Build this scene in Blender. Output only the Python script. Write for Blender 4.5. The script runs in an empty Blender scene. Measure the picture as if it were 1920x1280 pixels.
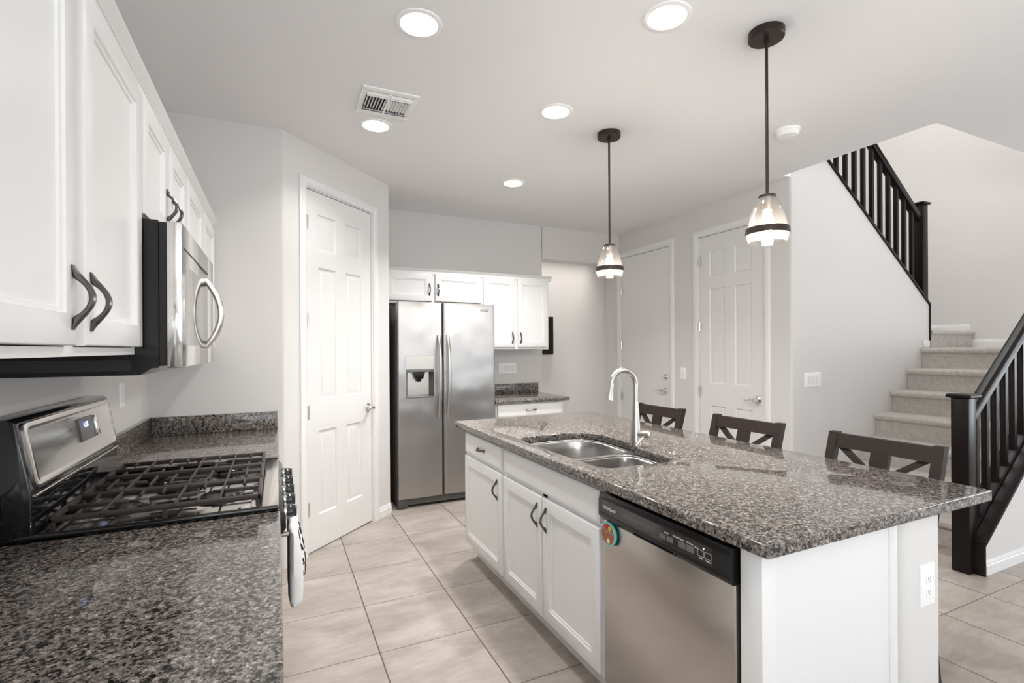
import bpy, bmesh, math, random
from mathutils import Matrix, Vector
random.seed(7)
S = bpy.context.scene
COL = S.collection
PI = math.pi

# ------------------------------------------------------------------ camera
cam = bpy.data.cameras.new('camera')
camo = bpy.data.objects.new('camera', cam); COL.objects.link(camo)
F_PX, YAW, ROLL, CY, H = 941.15, .4381, -.0054, 653.54, 1.37
fwd = Vector((math.sin(YAW), math.cos(YAW), 0))
rgt = Vector((math.cos(YAW), -math.sin(YAW), 0))
upv = Vector((0, 0, 1))
r2 = rgt*math.cos(ROLL) + upv*math.sin(ROLL)
u2 = -rgt*math.sin(ROLL) + upv*math.cos(ROLL)
m = Matrix.Identity(4)
for i in range(3):
    m[i][0] = r2[i]; m[i][1] = u2[i]; m[i][2] = -fwd[i]
m.translation = (0, 0, H)
camo.matrix_world = m
cam.sensor_width = 36; cam.sensor_fit = 'HORIZONTAL'
cam.lens = F_PX/1920*36
cam.shift_y = (CY-640)/1920
cam.clip_start = .02
S.camera = camo

# ------------------------------------------------------------------ look, world, daylight fill lamps
S.view_settings.view_transform = 'Standard'
S.view_settings.look = 'None'
S.view_settings.exposure = 0.65
S.view_settings.gamma = 1
S.view_settings.use_curve_mapping = False
S.cycles.use_denoising = True
S.cycles.max_bounces = 10
S.cycles.diffuse_bounces = 6
S.cycles.glossy_bounces = 5
S.cycles.transmission_bounces = 8
S.cycles.caustics_reflective = False
S.cycles.caustics_refractive = False
S.cycles.sample_clamp_indirect = 6
w = bpy.data.worlds.new('world'); S.world = w; w.use_nodes = True
w.node_tree.nodes['Background'].inputs[0].default_value = (.86, .93, 1, 1)
w.node_tree.nodes['Background'].inputs[1].default_value = 1.0

def area(name, loc, d, sx, sy, power, col=(1, 1, 1), shape='RECTANGLE', spread=PI):
    L = bpy.data.lights.new(name, 'AREA'); L.shape = shape; L.size = sx; L.size_y = sy
    L.energy = power; L.color = col; L.spread = spread
    o = bpy.data.objects.new(name, L); COL.objects.link(o); o.location = loc
    o.rotation_euler = Vector(d).to_track_quat('-Z', 'Y').to_euler()
    return o
DAY = (.93, .97, 1)
area('daylight_fill_patio', (2.0, -4.15, 1.3), (0, 1, 1.6), 3.0, 2.2, 24, DAY)  # area lamp added at an unseen patio door, tilted up to lift the ceiling
area('daylight_fill_rear', (6.3, -4.15, 1.4), (-.1, 1, 1.6), 3.0, 2.0, 28, DAY)  # added fill at an unseen rear window, aimed upward for bounce
area('daylight_fill_dining', (-.60, -2.1, 1.35), (1, .0, 1.7), 2.6, 1.9, 112, DAY)  # unseen left-side fill lamp, put in to brighten the door wall
area('daylight_fill_living', (8.9, -1.6, 1.4), (-1, 0, 1.3), 3.4, 2.0, 108, DAY)  # fill lamp added at an unseen living room window
area('fill_upstairs', (4.7, 2.65, 5.25), (0, 0, -1), 1.8, 1.6, 42, (1, .985, .97))  # unseen lamp added over the stairs
area('hall_lamp_light', (2.9, 5.125, 2.71), (0, .10, -1), 1.3, .05, 2.6, (1, .95, .89), spread=.75)

# ------------------------------------------------------------------ materials
def new_mat(name):
    M = bpy.data.materials.new(name); M.use_nodes = True
    nt = M.node_tree; b = nt.nodes['Principled BSDF']
    return M, nt, b
def N(nt, t, **k):
    n = nt.nodes.new(t)
    for a, v in k.items():
        if a == 'op': n.operation = v
        else: setattr(n, a, v)
    return n
def objco(nt): return N(nt, 'ShaderNodeTexCoord').outputs['Object']
def noise(nt, co, scale, detail=3, rough=.5, dist=0):
    n = N(nt, 'ShaderNodeTexNoise'); n.inputs['Scale'].default_value = scale
    n.inputs['Detail'].default_value = detail; n.inputs['Roughness'].default_value = rough
    n.inputs['Distortion'].default_value = dist
    if co is not None: nt.links.new(co, n.inputs['Vector'])
    return n
def ramp(nt, fac, stops, interp='LINEAR'):
    r = N(nt, 'ShaderNodeValToRGB'); r.color_ramp.interpolation = interp
    e = r.color_ramp.elements
    while len(e) > 1: e.remove(e[-1])
    e[0].position = stops[0][0]; e[0].color = (*stops[0][1], 1)
    for p, c in stops[1:]:
        x = e.new(p); x.color = (*c, 1)
    nt.links.new(fac, r.inputs[0]); return r.outputs[0]
def bump(nt, b, h, strength, dist=.002):
    n = N(nt, 'ShaderNodeBump'); n.inputs['Strength'].default_value = strength
    n.inputs['Distance'].default_value = dist
    nt.links.new(h, n.inputs['Height']); nt.links.new(n.outputs[0], b.inputs['Normal'])
def mapping(nt, co, sc):
    n = N(nt, 'ShaderNodeMapping'); n.inputs['Scale'].default_value = sc
    nt.links.new(co, n.inputs['Vector']); return n.outputs[0]
def plain(name, col, rough=.5, metal=0, spec=.5, bump_s=None, coat=0):
    M, nt, b = new_mat(name)
    b.inputs['Base Color'].default_value = (*col, 1)
    b.inputs['Roughness'].default_value = rough; b.inputs['Metallic'].default_value = metal
    b.inputs['Specular IOR Level'].default_value = spec
    if coat: b.inputs['Coat Weight'].default_value = coat; b.inputs['Coat Roughness'].default_value = .05
    co = objco(nt)
    if bump_s:
        sc, st = bump_s
        bump(nt, b, noise(nt, co, sc, 4, .6).outputs[0], st)
    else:
        n = noise(nt, co, 9, 2)
        mr = N(nt, 'ShaderNodeMapRange'); mr.inputs['To Min'].default_value = max(.01, rough*.92)
        mr.inputs['To Max'].default_value = min(1, rough*1.08)
        nt.links.new(n.outputs[0], mr.inputs['Value']); nt.links.new(mr.outputs[0], b.inputs['Roughness'])
    return M
def emit(name, col, st):
    M, nt, b = new_mat(name)
    b.inputs['Base Color'].default_value = (*col, 1)
    b.inputs['Emission Color'].default_value = (*col, 1); b.inputs['Emission Strength'].default_value = st
    return M

MAT = {}
MAT['wall'] = plain('wall_paint', (.67, .652, .637), .75, spec=.3, bump_s=(140, .12))
MAT['ceiling'] = plain('ceiling_paint', (.82, .82, .822), .85, spec=.2, bump_s=(110, .35))
MAT['white'] = plain('cabinet_white', (.78, .775, .768), .34, spec=.5)
MAT['trim'] = plain('trim_white', (.77, .765, .76), .38, spec=.5)
MAT['door'] = plain('door_white', (.74, .735, .727), .42, spec=.5)
MAT['plastic'] = plain('white_plastic', (.86, .86, .85), .3)
MAT['plastic_dim'] = plain('white_plastic_shade', (.79, .79, .78), .35)
MAT['wood'] = plain('espresso_wood', (.009, .0065, .006), .33, spec=.2, bump_s=(60, .05))
MAT['stoolwood'] = plain('stool_wood', (.022, .0145, .0125), .5, spec=.25, bump_s=(60, .08))
MAT['bronze'] = plain('bronze', (.040, .027, .023), .38, metal=.6)
MAT['pull'] = plain('dark_pewter_pull', (.13, .122, .118), .24, metal=.9)
MAT['chrome'] = plain('chrome', (.78, .77, .75), .09, metal=1)
MAT['nickel'] = plain('brushed_nickel', (.47, .45, .42), .30, metal=1)
MAT['black'] = plain('black_gloss', (.008, .008, .009), .08, coat=.5)
MAT['black_satin'] = plain('black_satin', (.010, .009, .009), .22, spec=.28)
MAT['black_body'] = plain('black_appliance', (.007, .006, .006), .16, spec=.35)
MAT['dark'] = plain('dark_gap', (.012, .012, .012), .7)
MAT['grate'] = plain('cast_iron', (.040, .030, .026), .42, spec=.5, bump_s=(400, .15))
MAT['fridge_side'] = plain('fridge_side_grey', (.07, .066, .064), .35)
MAT['grey'] = plain('grey_plastic', (.13, .125, .12), .35)
MAT['text'] = plain('silver_print', (.7, .7, .7), .4)
MAT['lens'] = emit('lamp_lens', (1, .97, .93), 9)
MAT['bulb'] = emit('warm_bulb', (1, .80, .60), 7)
MAT['led'] = emit('blue_led', (.45, .55, 1), 1.1)
MAT['led_white'] = emit('white_led', (.9, .95, 1), 1.0)

def steel(name, col, rough, axis, wav=.0, streak=.05):
    M, nt, b = new_mat(name)
    b.inputs['Base Color'].default_value = (*col, 1); b.inputs['Metallic'].default_value = 1
    co = objco(nt)
    sc = [700, 700, 700]; sc[axis] = 4
    n = noise(nt, mapping(nt, co, sc), 1, 3)
    mr = N(nt, 'ShaderNodeMapRange'); mr.inputs['To Min'].default_value = rough*.94; mr.inputs['To Max'].default_value = rough*1.07
    nt.links.new(n.outputs[0], mr.inputs['Value']); nt.links.new(mr.outputs[0], b.inputs['Roughness'])
    n2 = noise(nt, co, 3.2, 1)
    ad = N(nt, 'ShaderNodeMath', op='MULTIPLY_ADD'); ad.inputs[1].default_value = wav; nt.links.new(n2.outputs[0], ad.inputs[0])
    b.inputs['Anisotropic'].default_value = .65
    tg = N(nt, 'ShaderNodeTangent', direction_type='RADIAL', axis='Z'); nt.links.new(tg.outputs[0], b.inputs['Tangent'])
    mu = N(nt, 'ShaderNodeMath', op='MULTIPLY'); mu.inputs[1].default_value = streak*.0012; nt.links.new(n.outputs[0], mu.inputs[0])
    nt.links.new(mu.outputs[0], ad.inputs[2])
    bp = N(nt, 'ShaderNodeBump'); bp.inputs['Strength'].default_value = 1; bp.inputs['Distance'].default_value = .01
    nt.links.new(ad.outputs[0], bp.inputs['Height']); nt.links.new(bp.outputs[0], b.inputs['Normal'])
    return M
MAT['steel'] = steel('fridge_steel', (.42, .408, .398), .34, 0, wav=1.8)
MAT['steel_dw'] = steel('dishwasher_steel', (.52, .49, .455), .25, 1, wav=.0, streak=0)
MAT['steel_sink'] = steel('sink_steel', (.50, .485, .47), .22, 2, wav=0, streak=0)
MAT['steel_range'] = steel('range_steel', (.70, .67, .64), .13, 1, wav=.1, streak=.02)
MAT['handle_steel'] = plain('handle_steel', (.74, .72, .70), .28, metal=1)
MAT['steel_micro'] = steel('microwave_steel', (.66, .64, .62), .10, 1, wav=.0, streak=.01)

def granite():
    M, nt, b = new_mat('granite')
    co = objco(nt)
    dn = noise(nt, co, 130, 2)
    sub = N(nt, 'ShaderNodeVectorMath', op='SUBTRACT'); nt.links.new(dn.outputs['Color'], sub.inputs[0]); sub.inputs[1].default_value = (.5, .5, .5)
    sc = N(nt, 'ShaderNodeVectorMath', op='SCALE'); nt.links.new(sub.outputs[0], sc.inputs[0]); sc.inputs['Scale'].default_value = .0065
    ad = N(nt, 'ShaderNodeVectorMath', op='ADD'); nt.links.new(co, ad.inputs[0]); nt.links.new(sc.outputs[0], ad.inputs[1])
    v = N(nt, 'ShaderNodeTexVoronoi'); v.inputs['Scale'].default_value = 185; nt.links.new(ad.outputs[0], v.inputs['Vector'])
    s = N(nt, 'ShaderNodeSeparateColor'); nt.links.new(v.outputs['Color'], s.inputs[0])
    big = noise(nt, co, 60, 3, .6)
    mx = N(nt, 'ShaderNodeMath', op='MULTIPLY_ADD'); nt.links.new(big.outputs[0], mx.inputs[0]); mx.inputs[1].default_value = 1.30
    of = N(nt, 'ShaderNodeMath', op='MULTIPLY_ADD'); nt.links.new(s.outputs[0], of.inputs[0]); of.inputs[1].default_value = .74; of.inputs[2].default_value = -.53
    nt.links.new(of.outputs[0], mx.inputs[2])
    c1 = ramp(nt, mx.outputs[0], [(0, (.010, .010, .010)), (.20, (.024, .023, .023)), (.33, (.075, .067, .061)), (.52, (.165, .142, .126)), (.82, (.255, .226, .205)), (1, (.42, .39, .365))])
    v2 = N(nt, 'ShaderNodeTexVoronoi'); v2.inputs['Scale'].default_value = 420; nt.links.new(ad.outputs[0], v2.inputs['Vector'])
    s2 = N(nt, 'ShaderNodeSeparateColor'); nt.links.new(v2.outputs['Color'], s2.inputs[0])
    f2 = ramp(nt, s2.outputs[1], [(0, (.45, .45, .45)), (.35, (.85, .85, .85)), (.75, (1.1, 1.1, 1.1)), (.93, (1.15, 1.15, 1.15)), (.95, (1.8, 1.8, 1.8))])
    mm = N(nt, 'ShaderNodeMix', data_type='RGBA', blend_type='MULTIPLY'); mm.inputs[0].default_value = 1
    nt.links.new(c1, mm.inputs[6]); nt.links.new(f2, mm.inputs[7])
    nt.links.new(mm.outputs[2], b.inputs['Base Color'])
    b.inputs['Roughness'].default_value = .07
    b.inputs['Specular IOR Level'].default_value = .6
    return M
MAT['granite'] = granite()

def tile():
    M, nt, b = new_mat('floor_tile')
    co = objco(nt); sp = N(nt, 'ShaderNodeSeparateXYZ'); nt.links.new(co, sp.inputs[0])
    def line(o, off, per, wd):
        a = N(nt, 'ShaderNodeMath', op='SUBTRACT'); nt.links.new(o, a.inputs[0]); a.inputs[1].default_value = off-per*40
        mo = N(nt, 'ShaderNodeMath', op='MODULO'); nt.links.new(a.outputs[0], mo.inputs[0]); mo.inputs[1].default_value = per
        h = N(nt, 'ShaderNodeMath', op='SUBTRACT'); nt.links.new(mo.outputs[0], h.inputs[0]); h.inputs[1].default_value = per/2
        ab = N(nt, 'ShaderNodeMath', op='ABSOLUTE'); nt.links.new(h.outputs[0], ab.inputs[0])
        mr = N(nt, 'ShaderNodeMapRange'); nt.links.new(ab.outputs[0], mr.inputs['Value'])
        mr.inputs['From Min'].default_value = per/2-wd; mr.inputs['From Max'].default_value = per/2-wd*.55
        dv = N(nt, 'ShaderNodeMath', op='DIVIDE'); nt.links.new(a.outputs[0], dv.inputs[0]); dv.inputs[1].default_value = per
        fl = N(nt, 'ShaderNodeMath', op='FLOOR'); nt.links.new(dv.outputs[0], fl.inputs[0])
        return mr.outputs[0], fl.outputs[0]
    gx, ix = line(sp.outputs[0], .415, .4455, .0038)
    gy, iy = line(sp.outputs[1], 2.308, .4575, .0026)
    g = N(nt, 'ShaderNodeMath', op='MAXIMUM'); nt.links.new(gx, g.inputs[0]); nt.links.new(gy, g.inputs[1])
    cb = N(nt, 'ShaderNodeCombineXYZ'); nt.links.new(ix, cb.inputs[0]); nt.links.new(iy, cb.inputs[1])
    wn = N(nt, 'ShaderNodeTexWhiteNoise'); nt.links.new(cb.outputs[0], wn.inputs['Vector'])
    off = N(nt, 'ShaderNodeVectorMath', op='SCALE'); nt.links.new(wn.outputs['Color'], off.inputs[0]); off.inputs['Scale'].default_value = 20
    ad = N(nt, 'ShaderNodeVectorMath', op='ADD'); nt.links.new(co, ad.inputs[0]); nt.links.new(off.outputs[0], ad.inputs[1])
    n1 = noise(nt, mapping(nt, ad.outputs[0], (2.4, 5.5, 1)), 1, 6, .62, .6)
    n2 = noise(nt, mapping(nt, ad.outputs[0], (14, 40, 1)), 1, 4, .6)
    mixn = N(nt, 'ShaderNodeMath', op='MULTIPLY_ADD'); nt.links.new(n2.outputs[0], mixn.inputs[0]); mixn.inputs[1].default_value = .35
    nt.links.new(n1.outputs[0], mixn.inputs[2])
    col = ramp(nt, mixn.outputs[0], [(.36, (.245, .208, .182)), (.66, (.36, .313, .278)), (.95, (.48, .43, .39))])
    mx = N(nt, 'ShaderNodeMix', data_type='RGBA'); nt.links.new(g.outputs[0], mx.inputs[0]); nt.links.new(col, mx.inputs[6])
    mx.inputs[7].default_value = (.085, .07, .06, 1)
    nt.links.new(mx.outputs[2], b.inputs['Base Color'])
    b.inputs['Roughness'].default_value = .42
    inv = N(nt, 'ShaderNodeMath', op='SUBTRACT'); inv.inputs[0].default_value = 1; nt.links.new(g.outputs[0], inv.inputs[1])
    bump(nt, b, inv.outputs[0], .5, .002)
    return M
MAT['tile'] = tile()

def carpet():
    M, nt, b = new_mat('carpet')
    co = objco(nt)
    n = noise(nt, co, 190, 4, .7); n2 = noise(nt, co, 30, 4, .6)
    a = N(nt, 'ShaderNodeMath', op='MULTIPLY_ADD'); nt.links.new(n2.outputs[0], a.inputs[0]); a.inputs[1].default_value = .6; nt.links.new(n.outputs[0], a.inputs[2])
    c = ramp(nt, a.outputs[0], [(.45, (.47, .43, .395)), (.85, (.70, .655, .61)), (1.1, (.80, .77, .74))])
    nt.links.new(c, b.inputs['Base Color']); b.inputs['Roughness'].default_value = .95
    b.inputs['Specular IOR Level'].default_value = .1
    bump(nt, b, a.outputs[0], .9, .012)
    return M
MAT['carpet'] = carpet()

def glass():
    M, nt, b = new_mat('clear_glass')
    b.inputs['Base Color'].default_value = (1, .97, .95, 1); b.inputs['Transmission Weight'].default_value = 1
    b.inputs['Roughness'].default_value = .02; b.inputs['IOR'].default_value = 1.3
    out = nt.nodes['Material Output']
    tr = N(nt, 'ShaderNodeBsdfTransparent'); tr.inputs[0].default_value = (.97, .95, .93, 1)
    gl = N(nt, 'ShaderNodeBsdfGlossy'); gl.inputs['Roughness'].default_value = .05
    fr = N(nt, 'ShaderNodeLayerWeight'); fr.inputs[0].default_value = .28
    mr = N(nt, 'ShaderNodeMath', op='MULTIPLY_ADD'); nt.links.new(fr.outputs['Facing'], mr.inputs[0]); mr.inputs[1].default_value = .5; mr.inputs[2].default_value = .05
    mx = N(nt, 'ShaderNodeMixShader'); nt.links.new(mr.outputs[0], mx.inputs[0]); nt.links.new(tr.outputs[0], mx.inputs[1]); nt.links.new(gl.outputs[0], mx.inputs[2])
    tl = N(nt, 'ShaderNodeBsdfTranslucent'); tl.inputs[0].default_value = (1, .95, .9, 1)
    m2 = N(nt, 'ShaderNodeMixShader'); m2.inputs[0].default_value = .010; nt.links.new(mx.outputs[0], m2.inputs[1]); nt.links.new(tl.outputs[0], m2.inputs[2])
    nt.links.new(m2.outputs[0], out.inputs['Surface'])
    return M
MAT['glass'] = glass()
MAT['towel'] = plain('towel_cloth', (.84, .83, .81), .9, spec=.1, bump_s=(260, .6))

# ------------------------------------------------------------------ mesh builder
def frame_m(o, d):
    """u right, v up, n out of a face that looks along d"""
    Nn = Vector({'-x': (-1, 0, 0), '+x': (1, 0, 0), '-y': (0, -1, 0), '+y': (0, 1, 0), '-z': (0, 0, -1)}[d]) if isinstance(d, str) else Vector(d)
    V = Vector((0, 0, 1)) if abs(Nn.z) < .5 else Vector((0, 1, 0))
    U = V.cross(Nn)
    M = Matrix.Identity(4)
    for i in range(3):
        M[i][0] = U[i]; M[i][1] = V[i]; M[i][2] = Nn[i]
    M.translation = o
    return M
def roundpoly(pts, seg=6):
    out = []
    n = len(pts)
    for i, p in enumerate(pts):
        r = p[2] if len(p) > 2 else 0
        P = Vector(p[:2]); A = Vector(pts[i-1][:2]); B = Vector(pts[(i+1) % n][:2])
        if r <= 0: out.append((P.x, P.y)); continue
        a = (A-P).normalized(); b = (B-P).normalized()
        ang = math.acos(max(-1, min(1, a.dot(b))))
        t = min(r/math.tan(ang/2), .49*(A-P).length, .49*(B-P).length)
        r = t*math.tan(ang/2)
        c = P+(a+b).normalized()*(r/math.sin(ang/2))
        s = P+a*t-c; e = P+b*t-c
        th = math.atan2(s.x*e.y-s.y*e.x, s.dot(e))
        for k in range(seg+1):
            q = th*k/seg
            out.append((c.x+s.x*math.cos(q)-s.y*math.sin(q), c.y+s.x*math.sin(q)+s.y*math.cos(q)))
    return out
class MB:
    def __init__(s, M=None):
        s.bm = bmesh.new(); s.M = M if M is not None else Matrix.Identity(4)
    def absorb(s, t):
        vs = [s.bm.verts.new(s.M @ v.co) for v in t.verts]
        t.verts.index_update()
        for f in t.faces:
            try: s.bm.faces.new([vs[v.index] for v in f.verts])
            except ValueError: pass
        t.free(); return s
    def raw(s, verts, faces, bev=0, seg=2):
        t = bmesh.new(); vv = [t.verts.new(v) for v in verts]
        for f in faces: t.faces.new([vv[i] for i in f])
        if bev:
            bmesh.ops.recalc_face_normals(t, faces=t.faces[:])
            ed = [e for e in t.edges if len(e.link_faces) == 2 and e.calc_face_angle(0) > .5]
            bmesh.ops.bevel(t, geom=ed, offset=bev, segments=seg, profile=.5, affect='EDGES', clamp_overlap=True)
        return s.absorb(t)
    def box(s, x0, x1, y0, y1, z0, z1, b=0, seg=2):
        v = [(x, y, z) for x in (x0, x1) for y in (y0, y1) for z in (z0, z1)]
        return s.raw(v, [(0, 1, 3, 2), (4, 6, 7, 5), (0, 4, 5, 1), (2, 3, 7, 6), (0, 2, 6, 4), (1, 5, 7, 3)], b, seg)
    def prism(s, poly, ax, a, b, bev=0):
        n = len(poly)
        def P(p, h): return {'z': (p[0], p[1], h), 'y': (p[0], h, p[1]), 'x': (h, p[0], p[1])}[ax]
        v = [P(p, a) for p in poly]+[P(p, b) for p in poly]
        f = [tuple(range(n))[::-1], tuple(range(n, 2*n))]+[(i, (i+1) % n, n+(i+1) % n, n+i) for i in range(n)]
        return s.raw(v, f, bev)
    def loft(s, rings, cap0=True, cap1=True, closed=True):
        n = len(rings[0]); v = [p for r in rings for p in r]; f = []
        for k in range(len(rings)-1):
            for i in range(n if closed else n-1):
                j = (i+1) % n
                f.append((k*n+i, k*n+j, (k+1)*n+j, (k+1)*n+i))
        if cap0: f.append(tuple(range(n))[::-1])
        if cap1: f.append(tuple(range((len(rings)-1)*n, len(rings)*n)))
        return s.raw(v, f)
    def rects(s, u0, u1, v0, v1, prof, cap0=True, cap1=True):
        return s.loft([[(u0+i, v0+i, n), (u1-i, v0+i, n), (u1-i, v1-i, n), (u0+i, v1-i, n)] for i, n in prof], cap0, cap1)
    def tube(s, pts, rad, n=10, sx=1, sy=1, ref=None, cap=True):
        pts = [Vector(p) for p in pts]; m = len(pts)
        if not hasattr(rad, '__len__'): rad = [rad]*m
        rings = []; up = Vector(ref) if ref else None
        for i, p in enumerate(pts):
            t = ((pts[min(i+1, m-1)]-p).normalized()+(p-pts[max(i-1, 0)]).normalized())
            t = t.normalized() if t.length > 1e-9 else Vector((0, 0, 1))
            if up is None:
                up = Vector((0, 0, 1)) if abs(t.z) < .9 else Vector((1, 0, 0))
            a = (up-t*up.dot(t)).normalized(); bb = t.cross(a)
            if ref is None: up = a
            rings.append([p+(a*math.cos(2*PI*k/n)*sx+bb*math.sin(2*PI*k/n)*sy)*rad[i] for k in range(n)])
        return s.loft(rings, cap, cap)
    def cyl(s, p0, p1, r, r1=None, n=24): return s.tube([p0, p1], [r, r if r1 is None else r1], n)
    def lathe(s, prof, c=(0, 0, 0), n=32, cap0=True, cap1=True):
        return s.loft([[(c[0]+r*math.cos(2*PI*k/n), c[1]+r*math.sin(2*PI*k/n), c[2]+z) for k in range(n)] for r, z in prof], cap0, cap1)
    def slab(s, outer, holes, z0, z1, bev=.004):
        cu = bpy.data.curves.new('t', 'CURVE'); cu.dimensions = '2D'; cu.fill_mode = 'BOTH'
        for p in [outer]+holes:
            sp = cu.splines.new('POLY'); sp.points.add(len(p)-1); sp.use_cyclic_u = True
            for q, c in zip(sp.points, p): q.co = (c[0], c[1], 0, 1)
        cu.extrude = (z1-z0)/2-bev; cu.bevel_depth = bev; cu.bevel_resolution = 2; cu.offset = -bev
        return s._curve(cu, Matrix.Translation((0, 0, (z0+z1)/2)))
    def text(s, body, size, M, ext=.0004):
        cu = bpy.data.curves.new('t', 'FONT'); cu.body = body; cu.size = size; cu.extrude = ext
        cu.align_x = 'CENTER'; cu.align_y = 'CENTER'
        return s._curve(cu, M)
    def _curve(s, cu, M):
        o = bpy.data.objects.new('t', cu); COL.objects.link(o)
        me = bpy.data.meshes.new_from_object(o.evaluated_get(bpy.context.evaluated_depsgraph_get()))
        t = bmesh.new(); t.from_mesh(me); t.transform(M)
        bpy.data.objects.remove(o); bpy.data.curves.remove(cu); bpy.data.meshes.remove(me)
        return s.absorb(t)
    def build(s, name, mat, parent=None, smooth=True, org=None, sharp=.6):
        bmesh.ops.remove_doubles(s.bm, verts=s.bm.verts[:], dist=1e-6)
        bmesh.ops.recalc_face_normals(s.bm, faces=s.bm.faces[:])
        if org is None and parent is not None: org = root_loc(parent)
        if org is not None: bmesh.ops.translate(s.bm, verts=s.bm.verts[:], vec=-Vector(org))
        me = bpy.data.meshes.new(name); s.bm.to_mesh(me); s.bm.free()
        if smooth:
            me.polygons.foreach_set('use_smooth', [True]*len(me.polygons))
            me.set_sharp_from_angle(angle=sharp)
        me.materials.append(MAT[mat] if isinstance(mat, str) else mat)
        o = bpy.data.objects.new(name, me); COL.objects.link(o)
        if parent is not None: o.parent = parent
        elif org is not None: o.location = org
        return o
def root_loc(p):
    while p.parent: p = p.parent
    return p.location
def thing(name, label, cat, loc=(0, 0, 0), group=None):
    o = bpy.data.objects.new(name, None); COL.objects.link(o); o.location = loc
    o.empty_display_size = .1
    return tag(o, label, cat, group)
def tag(o, label, cat, group=None):
    o['label'] = label; o['category'] = cat
    if group: o['group'] = group
    return o
def struct(o, label=None):
    o['kind'] = 'structure'
    if label: o['label'] = label
    return o
def copy_tree(o, parent=None):
    c = o.copy(); COL.objects.link(c)
    if parent is not None: c.parent = parent
    for ch in [x for x in bpy.data.objects if x.parent == o]: copy_tree(ch, c)
    return c

# ================================================================== ROOM SHELL
CE = 2.745
def st(name, mb, mat='wall', label=None): return struct(mb.build(name, mat), label)
mb = MB(); mb.box(-.8, 9.1, -4.4, 5.5, -.1, 0); st('floor', mb, 'tile', 'beige grey square ceramic tile floor with dark grout lines')
mb = MB()
mb.prism([(-.8, -4.4), (3.68, -4.4), (3.68, 2.715), (3.77, 2.715), (3.77, 5.5), (-.8, 5.5)], 'z', CE, 2.95)
mb.box(3.68, 9.1, -4.4, 1.686, CE, 2.95)
st('ceiling', mb, 'ceiling', 'pale grey textured ceiling with an opening over the stairs')
# walls
mb = MB()
for y0, y1, z0, z1 in ((-.75, 3.57, 0, CE), (-4.3, -3.45, 0, CE), (-3.45, -.75, 0, .38), (-3.45, -.75, 2.35, CE)): mb.box(-.787, -.667, y0, y1, z0, z1)
st('wall_left', mb)
mb = MB()
for y in (-3.45, -2.13, -.81): mb.box(-.78, -.70, y, y+.06, .38, 2.35, .004)
mb.box(-.78, -.70, -3.45, -.75, .38, .44); mb.box(-.78, -.70, -3.45, -.75, 2.29, 2.35)
st('window_unseen_4', mb, 'trim')  # unseen window, put in so fill reaches the right-hand walls
A = Vector((.04, 3.45, 0)); B = Vector((.855, 4.25, 0)); D = (B-A).normalized(); NN = Vector((D.y, -D.x, 0))
def pt(t, n=0): v = A+D*t-NN*n; return (v.x, v.y)
LEN = (B-A).length
mb = MB()
mb.prism(roundpoly([(-.787, 3.45), (A.x, A.y, .03), pt(.19), pt(.19, .11), (-.02, 3.57), (-.787, 3.57)]), 'z', 0, CE); st('wall_corner', mb)
mb = MB()
mb.prism(roundpoly([pt(.918), (B.x, B.y, .012), (.855, 5.09), (.745, 5.09), (.745, 4.33), pt(.918, .11)]), 'z', 0, CE); st('wall_fridge', mb)
mb = MB(); mb.prism([pt(.19), pt(.918), pt(.918, .11), pt(.19, .11)], 'z', 2.455, CE); st('wall_pantry', mb)
mb = MB()
mb.prism(roundpoly([(.855, 4.97), (2.71, 4.97, .018), (2.71, 5.09, .018), (.855, 5.09)]), 'z', 0, CE)
mb.box(2.71, 3.77, 4.97, 5.09, 2.38, CE); st('wall_back', mb)
mb = MB(); mb.box(1.3, 3.89, 5.28, 5.4, 0, CE); mb.box(1.2, 1.3, 5.09, 5.4, 0, CE); st('wall_hall', mb)
D2 = (4.11, 4.935, 2.448); D3 = (2.978, 3.70, 2.448)
mb = MB()
g = .022
for y0, y1, z0, z1 in ((D2[1]+g, 5.28, 0, CE), (D2[0]-g, D2[1]+g, D2[2]+g, CE), (D3[1]+g, D2[0]-g, 0, CE), (D3[0]-g, D3[1]+g, D3[2]+g, CE)):
    mb.box(3.77, 3.89, y0, y1, z0, z1)
mb.prism(roundpoly([(3.77, D3[0]-g), (3.77, 2.715, .02), (3.89, 2.715), (3.89, D3[0]-g)]), 'z', 0, 2.95)
st('wall_right', mb)
capz = lambda X: 1.824-.756*(X-5.743)
mb = MB(); mb.prism([(3.89, 0), (5.775, 0), (5.775, capz(5.775)-.025), (3.89, capz(3.89)-.025)], 'y', 2.715, 2.815)
st('wall_stair', mb, 'wall', 'pale wall with a sloping top under the upper stair railing')
mb = MB(); mb.box(6.6, 6.72, 1.5, 3.87, 0, 5.4); st('wall_landing', mb)
mb = MB(); mb.box(3.0, 6.6, 3.75, 3.87, 2.95, 5.4); mb.box(3.89, 6.6, 3.75, 3.87, 0, 2.95); st('wall_upstairs', mb)
mb = MB(); mb.box(2.9, 6.72, 1.57, 1.686, 2.95, 5.4); mb.box(2.9, 3.0, 1.686, 3.87, 2.95, 5.4); st('wall_upper', mb)
mb = MB(); mb.box(2.9, 6.72, 1.57, 3.87, 5.4, 5.5); st('ceiling_upstairs', mb, 'ceiling')
mb = MB(); mb.box(6.72, 9.1, 1.525, 1.64, 0, CE); st('wall_living', mb)
mb = MB()
for x0, x1, z0, z1 in ((-.8, .4, 0, CE), (3.6, 4.8, 0, CE), (7.8, 9.1, 0, CE), (.4, 3.6, 2.45, CE), (4.8, 7.8, 2.45, CE), (4.8, 7.8, 0, .35)): mb.box(x0, x1, -4.4, -4.3, z0, z1)
st('wall_rear', mb)
mb = MB()
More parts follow.
